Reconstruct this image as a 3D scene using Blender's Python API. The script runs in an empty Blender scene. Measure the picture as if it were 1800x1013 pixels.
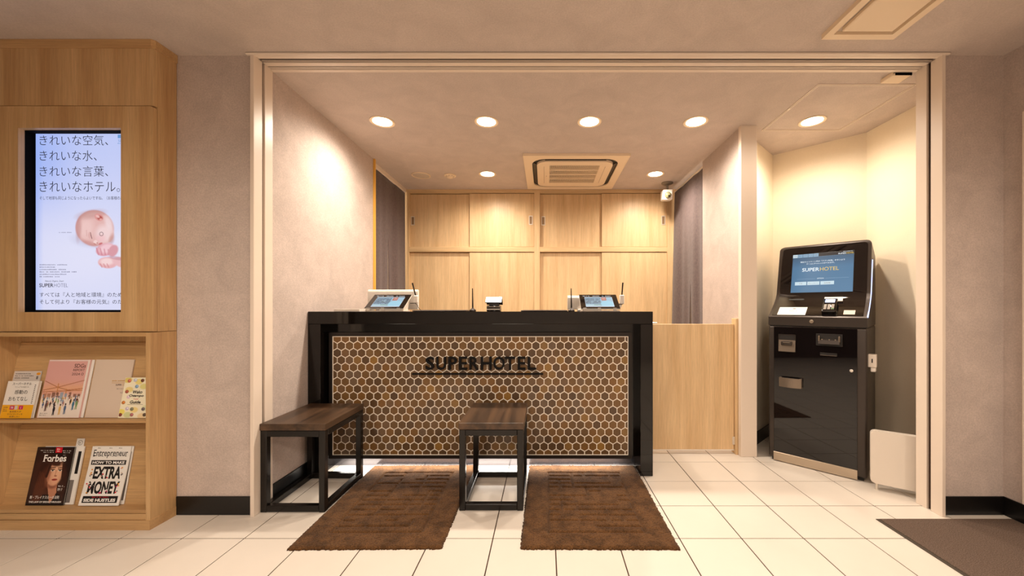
import bpy, bmesh, math, random
import numpy as np
from mathutils import Vector, Matrix
random.seed(7)
R = math.radians
S = bpy.context.scene
COL = S.collection

# ---------------------------------------------------------------- camera
cd = bpy.data.cameras.new('camera')
cd.sensor_width = 36.0
cd.lens = 36.0 * 671 / 1800
cd.shift_x = -58 / 1800
cd.shift_y = 33.5 / 1800
cd.clip_start = 0.05
cam = bpy.data.objects.new('camera', cd)
cam.location = (0, 0, 1.12)
cam.rotation_euler = (R(90), 0, 0)
COL.objects.link(cam)
S.camera = cam

# ---------------------------------------------------------------- world, lamps, exposure
w = bpy.data.worlds.new('world'); S.world = w
w.use_nodes = True
w.node_tree.nodes['Background'].inputs[0].default_value = (1.0, 0.86, 0.7, 1)
w.node_tree.nodes['Background'].inputs[1].default_value = 0.05
S.view_settings.view_transform = 'Standard'
S.view_settings.look = 'None'
S.view_settings.exposure = 0.0
S.view_settings.gamma = 1.0
S.view_settings.use_curve_mapping = False

CEIL = 2.477
WARM = (1.0, 0.875, 0.735)
def lamp(name, kind, loc, energy, col=WARM, rot=(0, 0, 0), **kw):
    l = bpy.data.lights.new(name, kind)
    l.energy = energy; l.color = col
    for k, v in kw.items(): setattr(l, k, v)
    o = bpy.data.objects.new(name, l)
    o.location = loc; o.rotation_euler = rot
    COL.objects.link(o)
    return o
DOWN_FRONT = [(-1.19, 2.793), (-.429, 2.793), (.325, 2.793), (1.103, 2.793)]
DOWN_BACK = [(-.586, 3.89), (1.125, 3.89)]
DOWN_ALCOVE = [(1.95, 2.785)]
DOWN_LOBBY = [(-1.9, .55), (-.6, .55), (.7, .55), (1.9, .55), (-1.9, -1.2), (-.6, -1.2), (.7, -1.2), (1.9, -1.2)]
E_FRONT, E_BACK, E_ALC, E_LOB = 64, 64, 48, 60
for ps, e in ((DOWN_FRONT, E_FRONT), (DOWN_BACK, E_BACK), (DOWN_ALCOVE, E_ALC)):
    for x, y in ps:
        lamp('downlight_beam', 'SPOT', (x, y, CEIL - .03), e, spot_size=R(170), spot_blend=.85, shadow_soft_size=.055)
for x, y in DOWN_LOBBY:
    lamp('lobby_beam', 'SPOT', (x, y, CEIL - .03), E_LOB * (.75 if y > 0 else 1.55), spot_size=R(165), spot_blend=.6, shadow_soft_size=.12)
# strip lamp under the counter's tile panel
lamp('counter_strip_light', 'AREA', (-.44, 2.64, .082), 8, (1, .95, .88), shape='RECTANGLE', size=1.95, size_y=.02)
# side rooms behind the two curtains
lamp('side_room_light', 'POINT', (-2.2, 3.9, 2.1), 14, shadow_soft_size=.1)
lamp('side_room_light', 'POINT', (2.1, 4.0, 2.1), 10, shadow_soft_size=.1)

# ---------------------------------------------------------------- helpers
def lin(r, g, b):
    f = lambda c: (c / 255 / 12.92) if c / 255 <= .04045 else ((c / 255 + .055) / 1.055) ** 2.4
    return (f(r), f(g), f(b), 1)
def npl(c):
    return np.array(lin(*c)[:3])

def new_mat(name):
    m = bpy.data.materials.new(name); m.use_nodes = True
    nt = m.node_tree
    b = nt.nodes['Principled BSDF']
    return m, nt, b
def N(nt, t, **kw):
    n = nt.nodes.new(t)
    for k, v in kw.items():
        if k.startswith('_'): setattr(n, k[1:], v)
        else: n.inputs[k.replace('__', ' ')].default_value = v
    return n
def plain(name, c, rough=.5, metal=0.0, spec=.5, coat=0.0):
    m, nt, b = new_mat(name)
    b.inputs['Base Color'].default_value = lin(*c)
    b.inputs['Roughness'].default_value = rough
    b.inputs['Metallic'].default_value = metal
    b.inputs['Specular IOR Level'].default_value = spec
    b.inputs['Coat Weight'].default_value = coat
    # a little surface wear so that nothing is perfectly even
    n = N(nt, 'ShaderNodeTexNoise', Scale=35.0, Detail=3.0)
    r = N(nt, 'ShaderNodeMapRange')
    r.inputs['To Min'].default_value = max(0, rough - .05); r.inputs['To Max'].default_value = min(1, rough + .05)
    nt.links.new(n.outputs['Fac'], r.inputs['Value']); nt.links.new(r.outputs[0], b.inputs['Roughness'])
    return m
def emis(name, c, s):
    m, nt, b = new_mat(name)
    b.inputs['Base Color'].default_value = (0, 0, 0, 1)
    b.inputs['Roughness'].default_value = .4
    b.inputs['Emission Color'].default_value = lin(*c)
    b.inputs['Emission Strength'].default_value = s
    return m
def attr_mat(name, emit=0.0, rough=.4):
    m, nt, b = new_mat(name)
    a = N(nt, 'ShaderNodeAttribute', _attribute_name='Col')
    if emit:
        b.inputs['Base Color'].default_value = (0, 0, 0, 1)
        nt.links.new(a.outputs['Color'], b.inputs['Emission Color']); b.inputs['Emission Strength'].default_value = emit
    else:
        nt.links.new(a.outputs['Color'], b.inputs['Base Color'])
    b.inputs['Roughness'].default_value = rough
    return m
def wood(name, c1, c2, axis='Z', rough=.42, dark=None):
    m, nt, b = new_mat(name)
    g = N(nt, 'ShaderNodeNewGeometry')
    oi = N(nt, 'ShaderNodeObjectInfo')
    off = N(nt, 'ShaderNodeVectorMath', _operation='SCALE'); off.inputs['Scale'].default_value = 7.3
    comb = N(nt, 'ShaderNodeCombineXYZ')
    for k in 'XYZ': nt.links.new(oi.outputs['Random'], comb.inputs[k])
    nt.links.new(comb.outputs[0], off.inputs[0])
    add = N(nt, 'ShaderNodeVectorMath', _operation='ADD')
    nt.links.new(g.outputs['Position'], add.inputs[0]); nt.links.new(off.outputs[0], add.inputs[1])
    def layer(across, along, detail, dist):
        mp = N(nt, 'ShaderNodeMapping')
        s = [across] * 3; s['XYZ'.index(axis)] = along
        mp.inputs['Scale'].default_value = s
        nt.links.new(add.outputs[0], mp.inputs['Vector'])
        n = N(nt, 'ShaderNodeTexNoise', Scale=1.0, Detail=detail, Roughness=.6, Distortion=dist)
        nt.links.new(mp.outputs[0], n.inputs['Vector'])
        return n
    a = layer(13, .8, 3, .3); f = layer(150, 4.5, 4, .1); p = layer(420, 16, 2, 0)
    r1 = N(nt, 'ShaderNodeValToRGB')
    r1.color_ramp.elements[0].position = .32; r1.color_ramp.elements[0].color = lin(*c1)
    r1.color_ramp.elements[1].position = .68; r1.color_ramp.elements[1].color = lin(*c2)
    nt.links.new(a.outputs['Fac'], r1.inputs[0])
    r2 = N(nt, 'ShaderNodeMapRange'); r2.inputs['From Min'].default_value = .3; r2.inputs['From Max'].default_value = .7
    r2.inputs['To Min'].default_value = .86; r2.inputs['To Max'].default_value = 1.07
    nt.links.new(f.outputs['Fac'], r2.inputs['Value'])
    r3 = N(nt, 'ShaderNodeMapRange'); r3.inputs['From Min'].default_value = .3; r3.inputs['From Max'].default_value = .5
    r3.inputs['To Min'].default_value = .9; r3.inputs['To Max'].default_value = 1.0
    nt.links.new(p.outputs['Fac'], r3.inputs['Value'])
    mu = N(nt, 'ShaderNodeMath', _operation='MULTIPLY')
    nt.links.new(r2.outputs[0], mu.inputs[0]); nt.links.new(r3.outputs[0], mu.inputs[1])
    sc = N(nt, 'ShaderNodeVectorMath', _operation='SCALE')
    nt.links.new(r1.outputs[0], sc.inputs[0]); nt.links.new(mu.outputs[0], sc.inputs['Scale'])
    nt.links.new(sc.outputs[0], b.inputs['Base Color'])
    b.inputs['Roughness'].default_value = rough
    bp = N(nt, 'ShaderNodeBump', Strength=.06, Distance=.002)
    nt.links.new(f.outputs['Fac'], bp.inputs['Height']); nt.links.new(bp.outputs[0], b.inputs['Normal'])
    return m
def wallpaper(name, c, amt=.10, bump=.25):
    m, nt, b = new_mat(name)
    g = N(nt, 'ShaderNodeNewGeometry')
    mp = N(nt, 'ShaderNodeMapping'); mp.inputs['Scale'].default_value = (1, 1, 1)
    nt.links.new(g.outputs['Position'], mp.inputs['Vector'])
    n1 = N(nt, 'ShaderNodeTexNoise', Scale=6.0, Detail=6.0, Roughness=.65, Distortion=.6)
    n2 = N(nt, 'ShaderNodeTexNoise', Scale=130.0, Detail=4.0, Roughness=.7)
    for n in (n1, n2): nt.links.new(mp.outputs[0], n.inputs['Vector'])
    r1 = N(nt, 'ShaderNodeMapRange'); r1.inputs['From Min'].default_value = .3; r1.inputs['From Max'].default_value = .7
    r1.inputs['To Min'].default_value = 1 - amt; r1.inputs['To Max'].default_value = 1 + amt * .6
    r2 = N(nt, 'ShaderNodeMapRange'); r2.inputs['From Min'].default_value = .3; r2.inputs['From Max'].default_value = .7
    r2.inputs['To Min'].default_value = 1 - amt * 1.3; r2.inputs['To Max'].default_value = 1 + amt * .8
    nt.links.new(n1.outputs['Fac'], r1.inputs['Value']); nt.links.new(n2.outputs['Fac'], r2.inputs['Value'])
    mu = N(nt, 'ShaderNodeMath', _operation='MULTIPLY')
    nt.links.new(r1.outputs[0], mu.inputs[0]); nt.links.new(r2.outputs[0], mu.inputs[1])
    sc = N(nt, 'ShaderNodeVectorMath', _operation='SCALE'); sc.inputs[0].default_value = lin(*c)[:3]
    nt.links.new(mu.outputs[0], sc.inputs['Scale']); nt.links.new(sc.outputs[0], b.inputs['Base Color'])
    b.inputs['Roughness'].default_value = .85
    b.inputs['Specular IOR Level'].default_value = .25
    bp = N(nt, 'ShaderNodeBump', Strength=bump, Distance=.002)
    nt.links.new(n2.outputs['Fac'], bp.inputs['Height']); nt.links.new(bp.outputs[0], b.inputs['Normal'])
    return m
def speckle(name, c1, c2, scale, rough, spec=.5, bump=0.0, sheen=0.0):
    m, nt, b = new_mat(name)
    g = N(nt, 'ShaderNodeNewGeometry')
    n = N(nt, 'ShaderNodeTexNoise', Scale=scale, Detail=5.0, Roughness=.7)
    nt.links.new(g.outputs['Position'], n.inputs['Vector'])
    r = N(nt, 'ShaderNodeValToRGB')
    r.color_ramp.elements[0].position = .35; r.color_ramp.elements[0].color = lin(*c1)
    r.color_ramp.elements[1].position = .65; r.color_ramp.elements[1].color = lin(*c2)
    nt.links.new(n.outputs['Fac'], r.inputs[0]); nt.links.new(r.outputs[0], b.inputs['Base Color'])
    b.inputs['Roughness'].default_value = rough; b.inputs['Specular IOR Level'].default_value = spec
    if sheen: b.inputs['Sheen Weight'].default_value = sheen; b.inputs['Sheen Roughness'].default_value = .5
    if bump:
        bp = N(nt, 'ShaderNodeBump', Strength=bump, Distance=.003)
        nt.links.new(n.outputs['Fac'], bp.inputs['Height']); nt.links.new(bp.outputs[0], b.inputs['Normal'])
    return m
def pile(name, c1, c2):
    m = speckle(name, c1, c2, 190, 1.0, .05, .9, .08)
    nt = m.node_tree; b = nt.nodes['Principled BSDF']
    src = b.inputs['Base Color'].links[0].from_socket
    g = N(nt, 'ShaderNodeNewGeometry'); n = N(nt, 'ShaderNodeTexNoise', Scale=16.0, Detail=3.0)
    nt.links.new(g.outputs['Position'], n.inputs['Vector'])
    mr = N(nt, 'ShaderNodeMapRange'); mr.inputs['From Min'].default_value = .35; mr.inputs['From Max'].default_value = .6
    mr.inputs['To Min'].default_value = .62; mr.inputs['To Max'].default_value = 1.05
    nt.links.new(n.outputs['Fac'], mr.inputs['Value'])
    sc = N(nt, 'ShaderNodeVectorMath', _operation='SCALE')
    nt.links.new(src, sc.inputs[0]); nt.links.new(mr.outputs[0], sc.inputs['Scale']); nt.links.new(sc.outputs[0], b.inputs['Base Color'])
    return m
def tile_mat(name, source):
    m, nt, b = new_mat(name)
    if source == 'object':
        rnd = N(nt, 'ShaderNodeObjectInfo').outputs['Random']
    else:
        rnd = N(nt, 'ShaderNodeNewGeometry').outputs['Random Per Island']
    r = N(nt, 'ShaderNodeValToRGB')
    e = r.color_ramp.elements
    e[0].position = 0; e[0].color = lin(84, 62, 42)
    e[1].position = 1; e[1].color = lin(144, 106, 50)
    for p, c in ((.25, (98, 72, 44)), (.5, (112, 82, 46)), (.72, (124, 87, 44)), (.86, (104, 84, 66))):
        x = e.new(p); x.color = lin(*c)
    nt.links.new(rnd, r.inputs[0])
    n = N(nt, 'ShaderNodeTexNoise', Scale=60.0, Detail=4.0)
    g = N(nt, 'ShaderNodeNewGeometry'); nt.links.new(g.outputs['Position'], n.inputs['Vector'])
    mr = N(nt, 'ShaderNodeMapRange'); mr.inputs['To Min'].default_value = .75; mr.inputs['To Max'].default_value = 1.25
    nt.links.new(n.outputs['Fac'], mr.inputs['Value'])
    sc = N(nt, 'ShaderNodeVectorMath', _operation='SCALE')
    nt.links.new(r.outputs[0], sc.inputs[0]); nt.links.new(mr.outputs[0], sc.inputs['Scale'])
    nt.links.new(sc.outputs[0], b.inputs['Base Color'])
    b.inputs['Roughness'].default_value = .28
    return m
def floor_mat(name):
    m, nt, b = new_mat(name)
    g = N(nt, 'ShaderNodeNewGeometry')
    n = N(nt, 'ShaderNodeTexNoise', Scale=3.0, Detail=5.0)
    nt.links.new(g.outputs['Position'], n.inputs['Vector'])
    r = N(nt, 'ShaderNodeValToRGB')
    r.color_ramp.elements[0].position = .3; r.color_ramp.elements[0].color = lin(216, 206, 194)
    r.color_ramp.elements[1].position = .7; r.color_ramp.elements[1].color = lin(222, 212, 200)
    nt.links.new(n.outputs['Fac'], r.inputs[0]); nt.links.new(r.outputs[0], b.inputs['Base Color'])
    b.inputs['Roughness'].default_value = .32
    b.inputs['Specular IOR Level'].default_value = .35
    return m

M = dict(
    wall=wallpaper('mauve_grey_wallpaper', (200, 184, 175), .13, .45),
    ceil=wallpaper('ceiling_paper', (206, 191, 181), .09),
    cream=wallpaper('cream_wallpaper', (240, 225, 200), .02, .1),
    lobby=wallpaper('lobby_wallpaper', (222, 212, 204)),
    lobbydark=wallpaper('reflection_dark_lobby_wall', (70, 56, 48)),
    floor=floor_mat('cream_floor_tile'),
    grout=speckle('dark_grout', (58, 44, 34), (78, 60, 48), 80, .95, .1),
    oak=wood('oak_vertical_grain', (188, 147, 99), (213, 176, 127), 'Z'),
    oakx=wood('oak_horizontal_grain', (188, 147, 99), (210, 171, 121), 'X'),
    oakb=wood('pale_oak_back_wall', (212, 176, 130), (231, 199, 154), 'Z'),
    oakbx=wood('pale_oak_back_rail', (215, 180, 132), (231, 199, 152), 'X'),
    walnut=wood('dark_walnut_grain', (44, 31, 22), (98, 72, 50), 'Y', .36),
    walnutb=wood('dark_walnut_grain_side', (52, 36, 25), (80, 57, 40), 'X', .5),
    jamb=plain('cream_painted_metal', (230, 214, 198), .35),
    jambg=plain('greige_painted_metal', (202, 188, 174), .4),
    slot=plain('dark_track_slot', (62, 38, 22), .6),
    base=plain('black_vinyl_baseboard', (14, 12, 12), .35),
    black=plain('black_lacquer', (16, 12, 11), .07, spec=.6),
    blackrec=plain('black_back_panel', (9, 7, 7), .12),
    granite=speckle('black_polished_stone', (10, 8, 7), (21, 17, 15), 140, .05, .42),
    frame=plain('black_powder_coated_steel', (20, 16, 14), .24, .2),
    panelframe=plain('bronze_black_frame', (38, 32, 29), .35, .4),
    whitetrim=plain('pale_grout', (255, 246, 232), .6),
    plinth=plain('satin_dark_steel', (120, 118, 122), .18, .85),
    hexa=tile_mat('brown_glazed_tile', 'object'), hexi=tile_mat('brown_glazed_tile_field', 'island'),
    letter=plain('black_letter_acrylic', (8, 6, 6), .6, 0, .2),
    rug=pile('brown_pile', (60, 41, 24), (112, 77, 46)),
    doormat=speckle('brown_grey_loop_pile', (70, 56, 48), (122, 104, 92), 260, .95, .1, .5),
    rubber=plain('dark_rubber_edge', (66, 56, 44), .7),
    kgrey=plain('bronze_grey_metal', (66, 58, 53), .36, .5),
    kdark=plain('dark_bronze_metal', (48, 41, 37), .4, .5),
    kgloss=speckle('black_glass_panel', (10, 8, 9), (18, 13, 14), 160, .03, .6),
    silver=plain('brushed_silver', (196, 180, 160), .3, .85),
    ksilver=plain('grey_metal_tray', (132, 118, 104), .35, .6),
    white=plain('white_plastic', (236, 228, 218), .4),
    offwhite=plain('off_white_enamel', (224, 212, 198), .42),
    acplastic=plain('cream_ac_plastic', (238, 216, 186), .45),
    dark=plain('dark_void', (22, 17, 15), .6),
    acfin=plain('brown_grille_fin', (150, 126, 100), .5),
    pullin=plain('shaded_pull_metal', (150, 122, 92), .4, .3),
    matte=plain('matte_black', (8, 7, 7), .9, 0, .1),
    curtain=speckle('charcoal_mauve_fabric', (88, 74, 74), (104, 88, 86), 40, .9, .15, .1, .2),
    amber=plain('amber_lit_wall_end', (232, 176, 74), .4),
    chrome=plain('polished_chrome', (226, 218, 206), .3, .5),
    grey=plain('mid_grey_metal', (136, 126, 114), .4, .3),
    lens=plain('camera_lens_glass', (150, 146, 110), .08, .2),
    paper=plain('white_paper', (240, 236, 230), .6),
    pagew=plain('page_edges', (226, 220, 210), .7),
    pink=plain('pink_cover', (232, 178, 172), .45),
    beige=plain('beige_cover', (222, 202, 184), .5),
    greypaper=plain('grey_leaflet', (214, 206, 200), .55),
    yellow=plain('yellow_band', (244, 178, 34), .5),
    lemon=plain('lemon_cover', (250, 244, 214), .5),
    ink=plain('black_ink', (26, 22, 22), .5),
    inkbrown=plain('brown_ink', (96, 66, 56), .5),
    inkgrey=plain('grey_ink', (120, 112, 108), .5),
    inkgold=plain('gold_ink', (204, 160, 80), .5),
    inkred=plain('red_ink', (214, 24, 44), .5),
    inkwhite=plain('white_ink', (245, 242, 238), .5),
    magenta=plain('magenta_ink', (206, 40, 110), .5),
    orange=plain('orange_ink', (240, 160, 40), .5),
    bulb=emis('lamp_diffuser', (255, 232, 196), 16),
    ledblue=emis('blue_white_led', (190, 205, 255), 2.2),
    ledwarm=emis('warm_white_led', (255, 240, 220), 9),
    keys=plain('grey_keys', (170, 160, 150), .5), keygreen=plain('green_key', (60, 130, 60), .5),
    scr=attr_mat('screen_picture', .95), scrk=attr_mat('kiosk_screen_picture', .9),
    cover=attr_mat('printed_picture', 0, .3),
    scr_ink=plain('screen_black_text', (34, 36, 60), .5), scr_blue=emis('screen_blue_text', (120, 170, 230), .8),
    scr_grey=emis('screen_grey_text', (150, 150, 176), .8),
    scr_white=emis('screen_white_text', (240, 250, 255), 1.0), scr_gold=emis('screen_gold_text', (226, 196, 110), 1.0),
    scr_pale=emis('screen_pale_button', (206, 228, 238), .95), scr_tab=emis('screen_tab', (140, 178, 206), .9),
    scr_dark=emis('screen_dark_bar', (44, 40, 44), .6),
)

def bmn(): return bmesh.new()
def box(bm, x0, x1, y0, y1, z0, z1, bev=0.0, seg=1, mi=0):
    vs = [bm.verts.new(p) for p in ((x0, y0, z0), (x1, y0, z0), (x1, y1, z0), (x0, y1, z0), (x0, y0, z1), (x1, y0, z1), (x1, y1, z1), (x0, y1, z1))]
    fs = [bm.faces.new([vs[i] for i in q]) for q in ((3, 2, 1, 0), (4, 5, 6, 7), (0, 1, 5, 4), (1, 2, 6, 5), (2, 3, 7, 6), (3, 0, 4, 7))]
    for f in fs: f.material_index = mi
    if bev:
        es = {e for f in fs for e in f.edges}
        bmesh.ops.bevel(bm, geom=list(es), offset=bev, segments=seg, affect='EDGES', profile=.5)
    return bm
def B(*a, **k): return box(bmn(), *a, **k)
def cyl(bm, p0, p1, r0, r1=None, n=16, cap=True):
    r1 = r0 if r1 is None else r1
    p0, p1 = Vector(p0), Vector(p1)
    d = (p1 - p0).normalized()
    u = d.orthogonal().normalized(); v = d.cross(u)
    ra = [bm.verts.new(p0 + (u * math.cos(2 * math.pi * i / n) + v * math.sin(2 * math.pi * i / n)) * r0) for i in range(n)]
    rb = [bm.verts.new(p1 + (u * math.cos(2 * math.pi * i / n) + v * math.sin(2 * math.pi * i / n)) * r1) for i in range(n)]
    for i in range(n): bm.faces.new((ra[i], ra[(i + 1) % n], rb[(i + 1) % n], rb[i]))
    if cap:
        bm.faces.new(ra[::-1]); bm.faces.new(rb)
    return bm
def lathe(bm, prof, c=(0, 0, 0), n=32):
    rings = []
    for r, z in prof:
        if r < 1e-6: rings.append([bm.verts.new((c[0], c[1], c[2] + z))])
        else: rings.append([bm.verts.new((c[0] + r * math.cos(2 * math.pi * i / n), c[1] + r * math.sin(2 * math.pi * i / n), c[2] + z)) for i in range(n)])
    for a, b in zip(rings, rings[1:]):
        for i in range(n):
            j = (i + 1) % n
            if len(a) == 1 and len(b) == 1: continue
            if len(a) == 1: bm.faces.new((a[0], b[j], b[i]))
            elif len(b) == 1: bm.faces.new((a[i], a[j], b[0]))
            else: bm.faces.new((a[i], a[j], b[j], b[i]))
    return bm
def prism(bm, pts, axis, a, b):
    """polygon of (p, q) pairs extruded along an axis from a to b"""
    def P(p, q, t):
        return {'X': (t, p, q), 'Y': (p, t, q), 'Z': (p, q, t)}[axis]
    A = [bm.verts.new(P(p, q, a)) for p, q in pts]; Bv = [bm.verts.new(P(p, q, b)) for p, q in pts]
    n = len(pts)
    bm.faces.new(A); bm.faces.new(Bv[::-1])
    for i in range(n): bm.faces.new((A[i], Bv[i], Bv[(i + 1) % n], A[(i + 1) % n]))
    return bm
def rrect(x0, x1, z0, z1, r, n=6):
    pts = []
    for cx, cz, a0 in ((x1 - r, z1 - r, 0), (x0 + r, z1 - r, 90), (x0 + r, z0 + r, 180), (x1 - r, z0 + r, 270)):
        for i in range(n + 1):
            a = R(a0 + 90 * i / n); pts.append((cx + r * math.cos(a), cz + r * math.sin(a)))
    return pts
def ring_plate(bm, outer, inner, axis, a, b):
    """plate with a hole: outer and inner loops with the same number of points"""
    def P(p, q, t): return {'X': (t, p, q), 'Y': (p, t, q), 'Z': (p, q, t)}[axis]
    n = len(outer)
    L = [[bm.verts.new(P(p, q, t)) for p, q in lp] for lp in (outer, inner) for t in (a, b)]
    oa, ob, ia, ib = L
    for i in range(n):
        j = (i + 1) % n
        bm.faces.new((oa[i], oa[j], ia[j], ia[i])); bm.faces.new((ob[j], ob[i], ib[i], ib[j]))
        bm.faces.new((oa[j], oa[i], ob[i], ob[j])); bm.faces.new((ia[i], ia[j], ib[j], ib[i]))
    return bm
def tube(bm, pts, r, n=8):
    pts = [Vector(p) for p in pts]; rings = []
    for i, p in enumerate(pts):
        d = (pts[min(i + 1, len(pts) - 1)] - pts[max(i - 1, 0)]).normalized()
        u = d.cross(Vector((0.31, 0.2, 0.93))).normalized(); v = d.cross(u)
        rings.append([bm.verts.new(p + (u * math.cos(2 * math.pi * k / n) + v * math.sin(2 * math.pi * k / n)) * r) for k in range(n)])
    for a, b in zip(rings, rings[1:]):
        for k in range(n): bm.faces.new((a[k], a[(k + 1) % n], b[(k + 1) % n], b[k]))
    bm.faces.new(rings[0][::-1]); bm.faces.new(rings[-1])
    return bm

def obj(name, bm, mat, parent=None, world=False, smooth=False, fix=True):
    """links a bmesh as ONE object; world=True: its points are world points although it has a parent"""
    if world and parent is not None:
        p = Vector((0, 0, 0)); q = parent
        while q is not None: p += q.location; q = q.parent
        bmesh.ops.translate(bm, vec=-p, verts=bm.verts)
    if fix: bmesh.ops.recalc_face_normals(bm, faces=bm.faces)
    me = bpy.data.meshes.new(name)
    bm.to_mesh(me); bm.free()
    for m in (mat if isinstance(mat, (list, tuple)) else [mat]): me.materials.append(m)
    if smooth:
        for p in me.polygons: p.use_smooth = True
        try: me.set_sharp_from_angle(angle=R(35))
        except Exception: pass
    o = bpy.data.objects.new(name, me)
    COL.objects.link(o)
    if parent is not None: o.parent = parent
    return o
def tag(o, label, cat, group=None):
    o['label'] = label; o['category'] = cat
    if group: o['group'] = group
    return o
def thing(name, label, cat, loc=(0, 0, 0), rot=(0, 0, 0), group=None):
    o = bpy.data.objects.new(name, None); COL.objects.link(o)
    o.empty_display_size = .05
    o.location = loc; o.rotation_euler = rot
    return tag(o, label, cat, group)
def struct(name, bm, mat, parent=None, **k):
    o = obj(name, bm, mat, parent, **k)
    if parent is None: o['kind'] = 'structure'
    return o
def dup(root, loc, label=None, rotz=None):
    r = root.copy(); COL.objects.link(r); r.location = loc
    if label: r['label'] = label
    if rotz is not None: r.rotation_euler = (0, 0, rotz)
    for ch in list(root.children):
        c = ch.copy(); COL.objects.link(c); c.parent = r
        for g in list(ch.children):
            d = g.copy(); COL.objects.link(d); d.parent = c
    return r

_tc = {}
def text_polys(body, offset=0.0):
    """vertices (x, y) and faces of a line of text, baseline at 0, letter height 1"""
    key = (body, offset)
    if key in _tc: return _tc[key]
    c = bpy.data.curves.new('txt', 'FONT'); c.body = body; c.size = 1.0; c.resolution_u = 3; c.offset = offset
    o = bpy.data.objects.new('txt', c); COL.objects.link(o)
    bpy.context.view_layer.update()
    me = o.to_mesh()
    v = [(p.co.x, p.co.y) for p in me.vertices]; f = [tuple(p.vertices) for p in me.polygons]
    o.to_mesh_clear()
    bpy.data.objects.remove(o); bpy.data.curves.remove(c)
    _tc[key] = (v, f)
    return _tc[key]

class Print:
    """flat print on a plane: x to the right, z up, each layer a hair nearer to the reader (-y)"""
    def __init__(s, y=0.0, step=.00025):
        s.bm = bmn(); s.mats = []; s.y = y; s.step = step
    def mi(s, m):
        m = M[m]
        if m not in s.mats: s.mats.append(m)
        return s.mats.index(m)
    def poly(s, pts, m, layer=1):
        vs = [s.bm.verts.new((x, s.y - layer * s.step, z)) for x, z in pts]
        f = s.bm.faces.new(vs); f.material_index = s.mi(m)
        f.normal_update()
        if f.normal.y > 0: f.normal_flip()
    def rect(s, x0, x1, z0, z1, m, layer=1):
        s.poly([(x0, z0), (x1, z0), (x1, z1), (x0, z1)], m, layer)
    def ell(s, cx, cz, rx, rz, m, layer=1, n=16):
        s.poly([(cx + rx * math.cos(2 * math.pi * i / n), cz + rz * math.sin(2 * math.pi * i / n)) for i in range(n)], m, layer)
    def ring(s, cx, cz, r, t, m, layer=1, n=20):
        for i in range(n):
            a, b = 2 * math.pi * i / n, 2 * math.pi * (i + 1) / n
            s.poly([(cx + q * math.cos(k), cz + q * math.sin(k)) for q, k in ((r, a), (r, b), (r - t, b), (r - t, a))], m, layer)
    def text(s, body, x, z, h=None, m='ink', w=None, align='l', layer=2, bold=0.0, xmax=None, shear=0.0, vert=False):
        """h: cap height (or em for Japanese); w: total width to fit"""
        v, f = text_polys(body, bold)
        if not v: return
        x0 = min(p[0] for p in v); x1 = max(p[0] for p in v); y0 = min(p[1] for p in v); y1 = max(p[1] for p in v)
        sx = sz = 1.0
        if h is not None: sz = h / (y1 - y0); sx = sz
        if w is not None:
            sx = w / (x1 - x0)
            if h is None: sz = sx
        W = (x1 - x0) * sx
        ox = {'l': 0, 'c': -W / 2, 'r': -W}[align]
        mi = s.mi(m)
        vs = []
        for px, py in v:
            zz = (py - y0) * sz
            xx = x + ox + (px - x0) * sx + shear * zz
            if xmax is not None: xx = min(xx, xmax)
            vs.append(s.bm.verts.new((xx, s.y - layer * s.step, z + zz)))
        for q in f:
            try: fc = s.bm.faces.new([vs[i] for i in q])
            except ValueError: continue
            fc.material_index = mi; fc.normal_update()
            if fc.normal.y > 0: fc.normal_flip()
    def lines(s, x0, x1, z, h, m='inkgrey', layer=2, n=10, seed=1):
        """a line of writing too small to read: a row of tiny marks"""
        rr = random.Random(seed); p = (x1 - x0) / n
        for i in range(n):
            if rr.random() < .08: continue
            s.rect(x0 + i * p, x0 + i * p + p * rr.uniform(.5, .8), z, z + h * rr.uniform(.7, 1), m, layer)
    def done(s, name, parent):
        return obj(name, s.bm, s.mats, parent, fix=False)

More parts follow.
